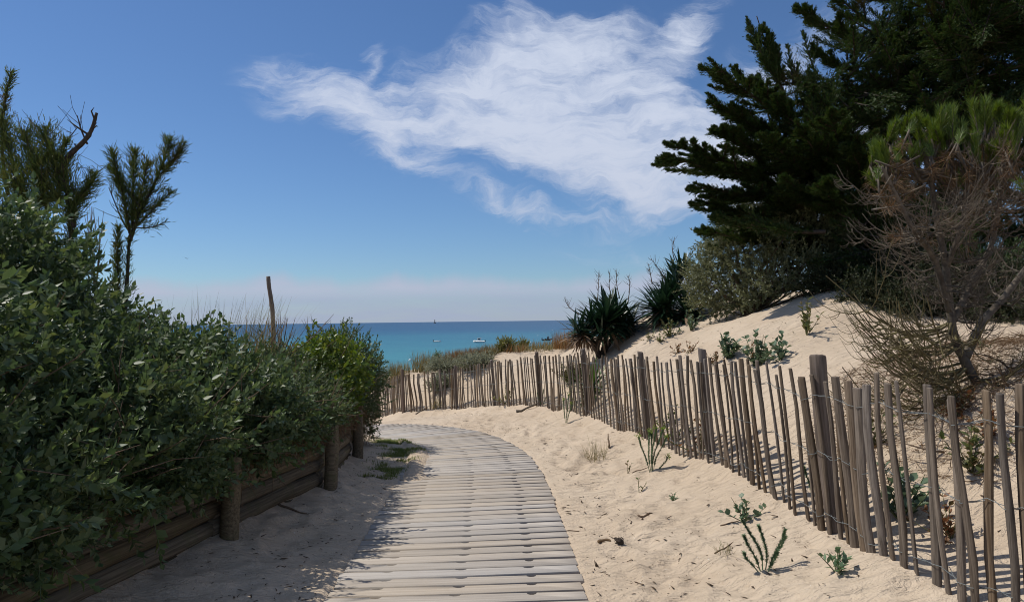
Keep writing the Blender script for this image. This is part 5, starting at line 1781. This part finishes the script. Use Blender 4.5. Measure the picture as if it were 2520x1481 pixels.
# ------------------------------------------------------------------ litter on the sand
def build_litter():
    rng = np.random.default_rng(251)
    b = Bag()
    n = 17000
    y = 2.6 + 14 * rng.random(n) ** 1.6
    x = rng.uniform(-2.1, 5.2, n)
    cl = vnoise(x, y, .5, 4) + .5 * vnoise(x, y, .17, 8)
    off, _, _ = walk_near(x, y)
    edge = np.exp(-((np.abs(off) - 1.0) / .45) ** 2)
    keep = (rng.random(n) < np.clip(.12 + cl * .9 + .35 * edge, 0, 1)) & (np.abs(off) > WHALF + .03) & (x > wall_x(y) + .15)
    x, y = x[keep], y[keep]; N = len(x)
    z = terrain(x, y) + .004
    a = rng.uniform(0, 6.28, N)
    d = np.stack([np.cos(a), np.sin(a), rng.normal(.05, .22, N)], 1)
    L = rng.gamma(2.0, .0095, N) + .007
    tv = np.array([(-.5, 0, 0), (.5, 0, 0), (.3, .5, .25), (-.3, .5, .25), (.1, 1, 0), (0, .5, -.5)])
    tf = [np.array([(0, 1, 2, 3)]), np.array([(3, 2, 4), (0, 3, 5), (1, 0, 5), (2, 1, 5), (4, 2, 5), (3, 4, 5)])]
    b.cloud(tv, tf, np.stack([x, y, z], 1), d, np.tile((0, 0, 1.0), (N, 1)), np.stack([L * rng.uniform(.10, .38, N), L, L * .15], 1))
    o = b.obj('ground_litter', M_LITTER)
    tag(o, 'scattered dark bits of dead leaf and twig on the sand', 'litter', kind='stuff')
    b = Bag(); n = 420
    y = 3 + 6 * rng.random(n) ** 1.4; x = rng.uniform(.5, 1.8, n); z = terrain(x, y) + .002
    a = rng.uniform(0, 6.28, n)
    s = rng.uniform(.004, .011, n)
    b.cloud(LEAF_O[0], LEAF_O[1], np.stack([x, y, z], 1), np.stack([np.cos(a), np.sin(a), np.full(n, .15)], 1), np.tile((0, 0, 1.0), (n, 1)), s)
    o = b.obj('shell_fragments', M_SHELL)
    tag(o, 'tiny pale shell fragments sprinkled over the open sand', 'shells', kind='stuff')


build_litter()


def stick(name, label, u, v, L, r, seed, az, mat=None, cat='twig', lift=.0, bend=.25):
    rng = np.random.default_rng(seed)
    g_ = hit(u, v)
    P = []
    q = np.array([-math.cos(az) * L / 2, -math.sin(az) * L / 2]); ang = az
    for k in range(6):
        P.append((q[0], q[1])); ang += rng.normal(0, bend); q = q + np.array([math.cos(ang), math.sin(ang)]) * L / 5
    P = np.array(P); z = terrain(P[:, 0] + g_.x, P[:, 1] + g_.y) - g_.z + r * .6 + np.linspace(0, lift, 6)
    s = Bag(); s.tube(np.column_stack([P, z]), np.linspace(r, r * .4, 6) * (1 + rng.normal(0, .12, 6)), 6)
    o = s.obj(name, mat or M_DEADTWIG, None, True); o.location = g_
    tag(o, label, cat)


stick('driftwood', 'grey branch resting against the feet of the far slats by the slender spurge', 1300, 1005, .50, .030, 261, .4, M_PBARK, 'driftwood', .05)
stick('dry_stick', 'broken brown stick standing out of the sand beside the pale grass tuft', 1503, 1097, .16, .012, 262, 1.2, None, 'stick', .13)
stick('dry_stick', 'short dark stick leaning at the foot of the slats', 1580, 1062, .16, .013, 263, .6, None, 'stick', .05)
stick('dry_stick', 'forked dark bark fragment in the middle of the open sand', 1588, 1278, .12, .010, 264, -.4, None, 'stick')
stick('dry_stick', 'thin curved twig lying on sand left of the blue-green plant', 1795, 1292, .13, .006, 265, .1, None, 'twig')
stick('dry_stick', 'long thin twig running from the edge of the boardwalk', 1392, 1310, .22, .006, 266, -.5, None, 'twig')
stick('dry_stick', 'tangled dry twig on the sand above the bottlebrush spurge', 1790, 1355, .22, .005, 267, .5, None, 'twig')
stick('dry_stick', 'weathered stick lying by the far boardwalk bend', 1040, 1012, .35, .02, 268, .5, M_PBARK, 'stick')
stick('dry_root', 'curled reddish dead root at the foot of the tall flowering spurge', 1580, 1165, .22, .006, 269, -.7, None, 'root', .03, .7)
stick('dry_stick', 'dark twig on the shaded sand below the log wall', 710, 1255, .30, .012, 270, -.6, None, 'twig')


def build_cone():
    g_ = hit(1534, 1347)
    b = Bag(); rng = np.random.default_rng(5)
    P = np.array([(0, 0, 0), (0, .012, .010), (0, .03, .017), (0, .05, .016), (0, .066, .012)]); b.tube(P, [.006, .018, .021, .015, .004], 9)
    n = 60; t = rng.random(n); a = rng.uniform(0, 6.28, n)
    rr = np.interp(t, [0, .3, .6, 1], [.012, .02, .018, .006])
    pos = np.stack([np.cos(a) * rr, .066 * t, .015 + np.sin(a) * rr], 1)
    b.cloud(LEAF_O[0], LEAF_O[1], pos, np.stack([np.cos(a), np.full(n, .8), np.sin(a)], 1), rnd_unit(rng, n), np.full(n, .014))
    o = b.obj('pine_cone', M_BARK); o.location = g_ + Vector((0, 0, .008)); o.rotation_euler = (0, 0, .8)
    tag(o, 'dark brown pine cone lying on the sand right of the boardwalk', 'pine cone')
    g_ = hit(1487, 1337)
    b = Bag(); t = np.linspace(0, 2.6, 9)
    b.tube(np.stack([.045 * np.cos(t), .03 * np.sin(t), .012 + .006 * np.sin(t * 2)], 1), np.linspace(.006, .012, 9), 6)
    o = b.obj('bark_curl', M_DEADN, None, True); o.location = g_
    tag(o, 'curled reddish strip of bark on the sand left of the pine cone', 'bark')


build_cone()

# ================================================================== boats, beacon, buoys, bird
SEA_Z = CAM_Z - 10.0


def sea_at(u, v):
    d0 = CAM_ROT @ Vector(((u - CX) / FPX, -(v - CY) / FPX, -1.0))
    t = (SEA_Z - CAM_Z) / d0.z
    return Vector((d0.x * t, d0.y * t, SEA_Z))


def hull_mesh(L, B, H, free, seed=0):
    """bow along +X; stations with flare and sheer"""
    xs = np.linspace(-L / 2, L / 2, 11); V = []
    for x in xs:
        t = (x + L / 2) / L
        w = B / 2 * (1 - max(0, (t - .45) / .55) ** 2.2) * (.92 + .08 * min(1, t / .3)) + .01
        sh = free * (1 + .45 * max(0, t - .3) ** 1.5)
        k = -H * (1 - .9 * max(0, (t - .75) / .25) ** 2)
        for (yy, zz) in ((-w * .93, sh - .12), (-w, sh), (-w * .97, free * .45), (-w * .72, -.02), (0, k), (w * .72, -.02), (w * .97, free * .45), (w, sh), (w * .93, sh - .12)):
            V.append((x, yy, zz))
    n = 9; F = []
    for i in range(10):
        for j in range(n - 1):
            F.append((i * n + j, i * n + j + 1, (i + 1) * n + j + 1, (i + 1) * n + j))
        F.append((i * n + n - 1, i * n, (i + 1) * n, (i + 1) * n + n - 1))
    caps = [tuple(range(n))]
    return np_mesh('hull', np.array(V), [np.array(F), np.array(caps)])


def add_box(name, mat, parent, size, loc, taper=None):
    V, F = box_arrays(*size)
    if taper:
        top = V[:, 2] > 0
        V[top, 0] = V[top, 0] * taper[0] + taper[2]; V[top, 1] *= taper[1]
    o = link(name, np_mesh(name, V, F), mat, parent); o.location = loc
    md = o.modifiers.new('b', 'BEVEL'); md.width = min(size) * .12; md.segments = 2
    return o


def build_boats():
    # white boat with wheelhouse, bow to the left
    p = sea_at(1179, 843)
    r = tag(empty('cabin_boat', p, R(170)), 'white motorboat with a small wheelhouse anchored off the beach', 'boat')
    link('hull', hull_mesh(4.9, 1.9, .35, .8), M_WHITE, r)
    add_box('rubbing_strake', M_STONE, r, (4.3, 1.93, .07), (-.3, 0, .55))
    add_box('foredeck', M_WHITE, r, (1.5, 1.4, .12), (1.15, 0, .82), (.8, .7, -.1))
    cab = add_box('wheelhouse', M_WHITE, r, (1.6, 1.35, 1.15), (-.05, 0, 1.3), (.82, .88, -.08))
    for s in (-1, 1):
        add_box('window', M_GLASS, cab, (.95, .03, .48), (-.08, s * .645, .20))
    add_box('windscreen', M_GLASS, cab, (.03, 1.0, .50), (.725, 0, .20))
    add_box('roof', M_WHITE, cab, (1.65, 1.45, .08), (-.12, 0, .62))
    add_box('engine', M_BLACK, r, (.35, .35, .6), (-2.55, 0, .75))
    b = Bag(); b.tube(np.array([(-1.0, 0, 1.95), (-1.0, 0, 2.15), (-.4, 0, 2.15)]), .03, 5)
    b.tube(np.array([(-2.3, .7, .8), (-2.3, .7, 1.2), (-2.3, -.7, 1.2), (-2.3, -.7, .8)]), .025, 5); b.obj('rail', M_STONE, r)
    r.scale = (1.15, 1.15, 1.15)
    # small open boat, outboard at the left
    p = sea_at(1076, 841)
    r = tag(empty('open_motorboat', p, R(8)), 'small open white motorboat with a black outboard engine', 'boat')
    link('hull', hull_mesh(3.7, 1.6, .3, .52), M_WHITE, r)
    add_box('floor', M_STONE, r, (3.0, 1.2, .06), (-.2, 0, .22))
    add_box('console', M_WHITE, r, (.5, .6, .62), (-.1, 0, .56), (.7, .8, .05))
    add_box('windscreen', M_GLASS, r, (.04, .6, .25), (.12, 0, .98))
    add_box('bench', M_WHITE, r, (.4, 1.2, .25), (-1.0, 0, .45))
    e = add_box('outboard_engine', M_BLACK, r, (.42, .4, .6), (-1.95, 0, .75), (.8, .8, 0))
    add_box('leg', M_BLACK, e, (.16, .14, .7), (0, 0, -.6))
    # dark jet ski with rider seat and console
    p = sea_at(1346, 838)
    r = tag(empty('dark_boat', p, R(10)), 'small dark inflatable boat with a tall console, seen over the crest', 'boat')
    b = Bag()
    for s in (-1, 1):
        b.tube(catmull([(-2.0, s * .75, .35), (0, s * .8, .38), (1.2, s * .62, .45), (1.9, s * .05, .62)], 6), .24, 9)
    b.obj('tube', M_BLACK, r, True)
    add_box('floor', M_BLACK, r, (3.2, 1.3, .1), (-.3, 0, .15))
    r.scale = (1.25, 1.25, 1.25)
    add_box('console', M_BLACK, r, (.8, .7, 1.5), (.35, 0, .95), (.55, .7, .1))
    add_box('seat', M_BLACK, r, (.6, .6, .7), (-.5, 0, .55), (.8, .8, 0))
    e = add_box('outboard_engine', M_BLACK, r, (.42, .4, .75), (-2.0, 0, .75), (.75, .8, 0))
    add_box('leg', M_BLACK, e, (.16, .14, .7), (0, 0, -.65))


build_boats()


def lathe(prof, k=12):
    b = Bag(); P = np.array([(0, 0, z) for r, z in prof]); b.tube(P, [r for r, z in prof], k); return b


def build_beacon():
    d = 5200.0
    p = at(1070, 791.5, d)
    p.z = SEA_Z
    s = d / FPX
    r = tag(empty('sea_beacon', p), 'distant stone beacon tower standing on the sea horizon', 'beacon')
    H = 11 * s * .55 + 0
    lathe([(3.6 * s * .9, 0), (3.4 * s * .9, 1.0 * s), (3.3 * s * .9, 1.6 * s)], 14).obj('base', M_STONE, r)
    lathe([(1.1 * s, 1.6 * s), (1.0 * s, 4.5 * s), (.95 * s, 7.2 * s)], 12).obj('tower', M_STONE, r)
    lathe([(1.35 * s, 7.2 * s), (1.35 * s, 7.7 * s), (.8 * s, 7.8 * s), (.8 * s, 8.8 * s), (.2 * s, 9.4 * s)], 12).obj('lantern', M_STONE, r)


build_beacon()
for i, (u, v, m, lab) in enumerate(((1305, 843, M_WHITE, 'white mooring buoy between the bush and the dark boat'), (1324, 826, M_WHITE, 'white mooring buoy far out behind the dark boat'), (1009, 887, M_WHITE, 'white mooring buoy close to shore by the saltbush'),
                                    (1224, 834, M_BLACK, 'dark mooring buoy right of the cabin boat'), (1360, 812, M_WHITE, 'white mooring buoy beside the big yucca'))):
    p = sea_at(u, v)
    o = lathe([(.08, -.25), (.32, -.12), (.40, .05), (.34, .25), (.12, .38), (.05, .5)], 10).obj('mooring_buoy', m, None, True); o.location = p
    tag(o, lab, 'buoy', 'mooring buoys')


def build_bird():
    p = at(460, 636, 60)
    V = np.array([(-.7, .05, .16), (-.3, .12, .10), (0, .1, 0), (.3, .12, .10), (.7, .05, .16), (.3, -.06, .09), (0, -.25, 0), (-.3, -.06, .09), (0, .3, .02), (0, 0, -.06)])
    F = [(0, 1, 7), (1, 2, 6), (1, 6, 7), (2, 3, 6), (3, 5, 6), (3, 4, 5), (2, 8, 3), (1, 8, 2), (1, 9, 8), (3, 8, 9), (6, 9, 1), (6, 3, 9)]
    o = link('gull', np_mesh('gull', V, np.array(F)), M_STONE); o.location = p; o.rotation_euler = (0, R(8), R(30)); o.scale = (.55, .55, .55)
    tag(o, 'tiny gull gliding in the sky above the hedge', 'bird')


build_bird()
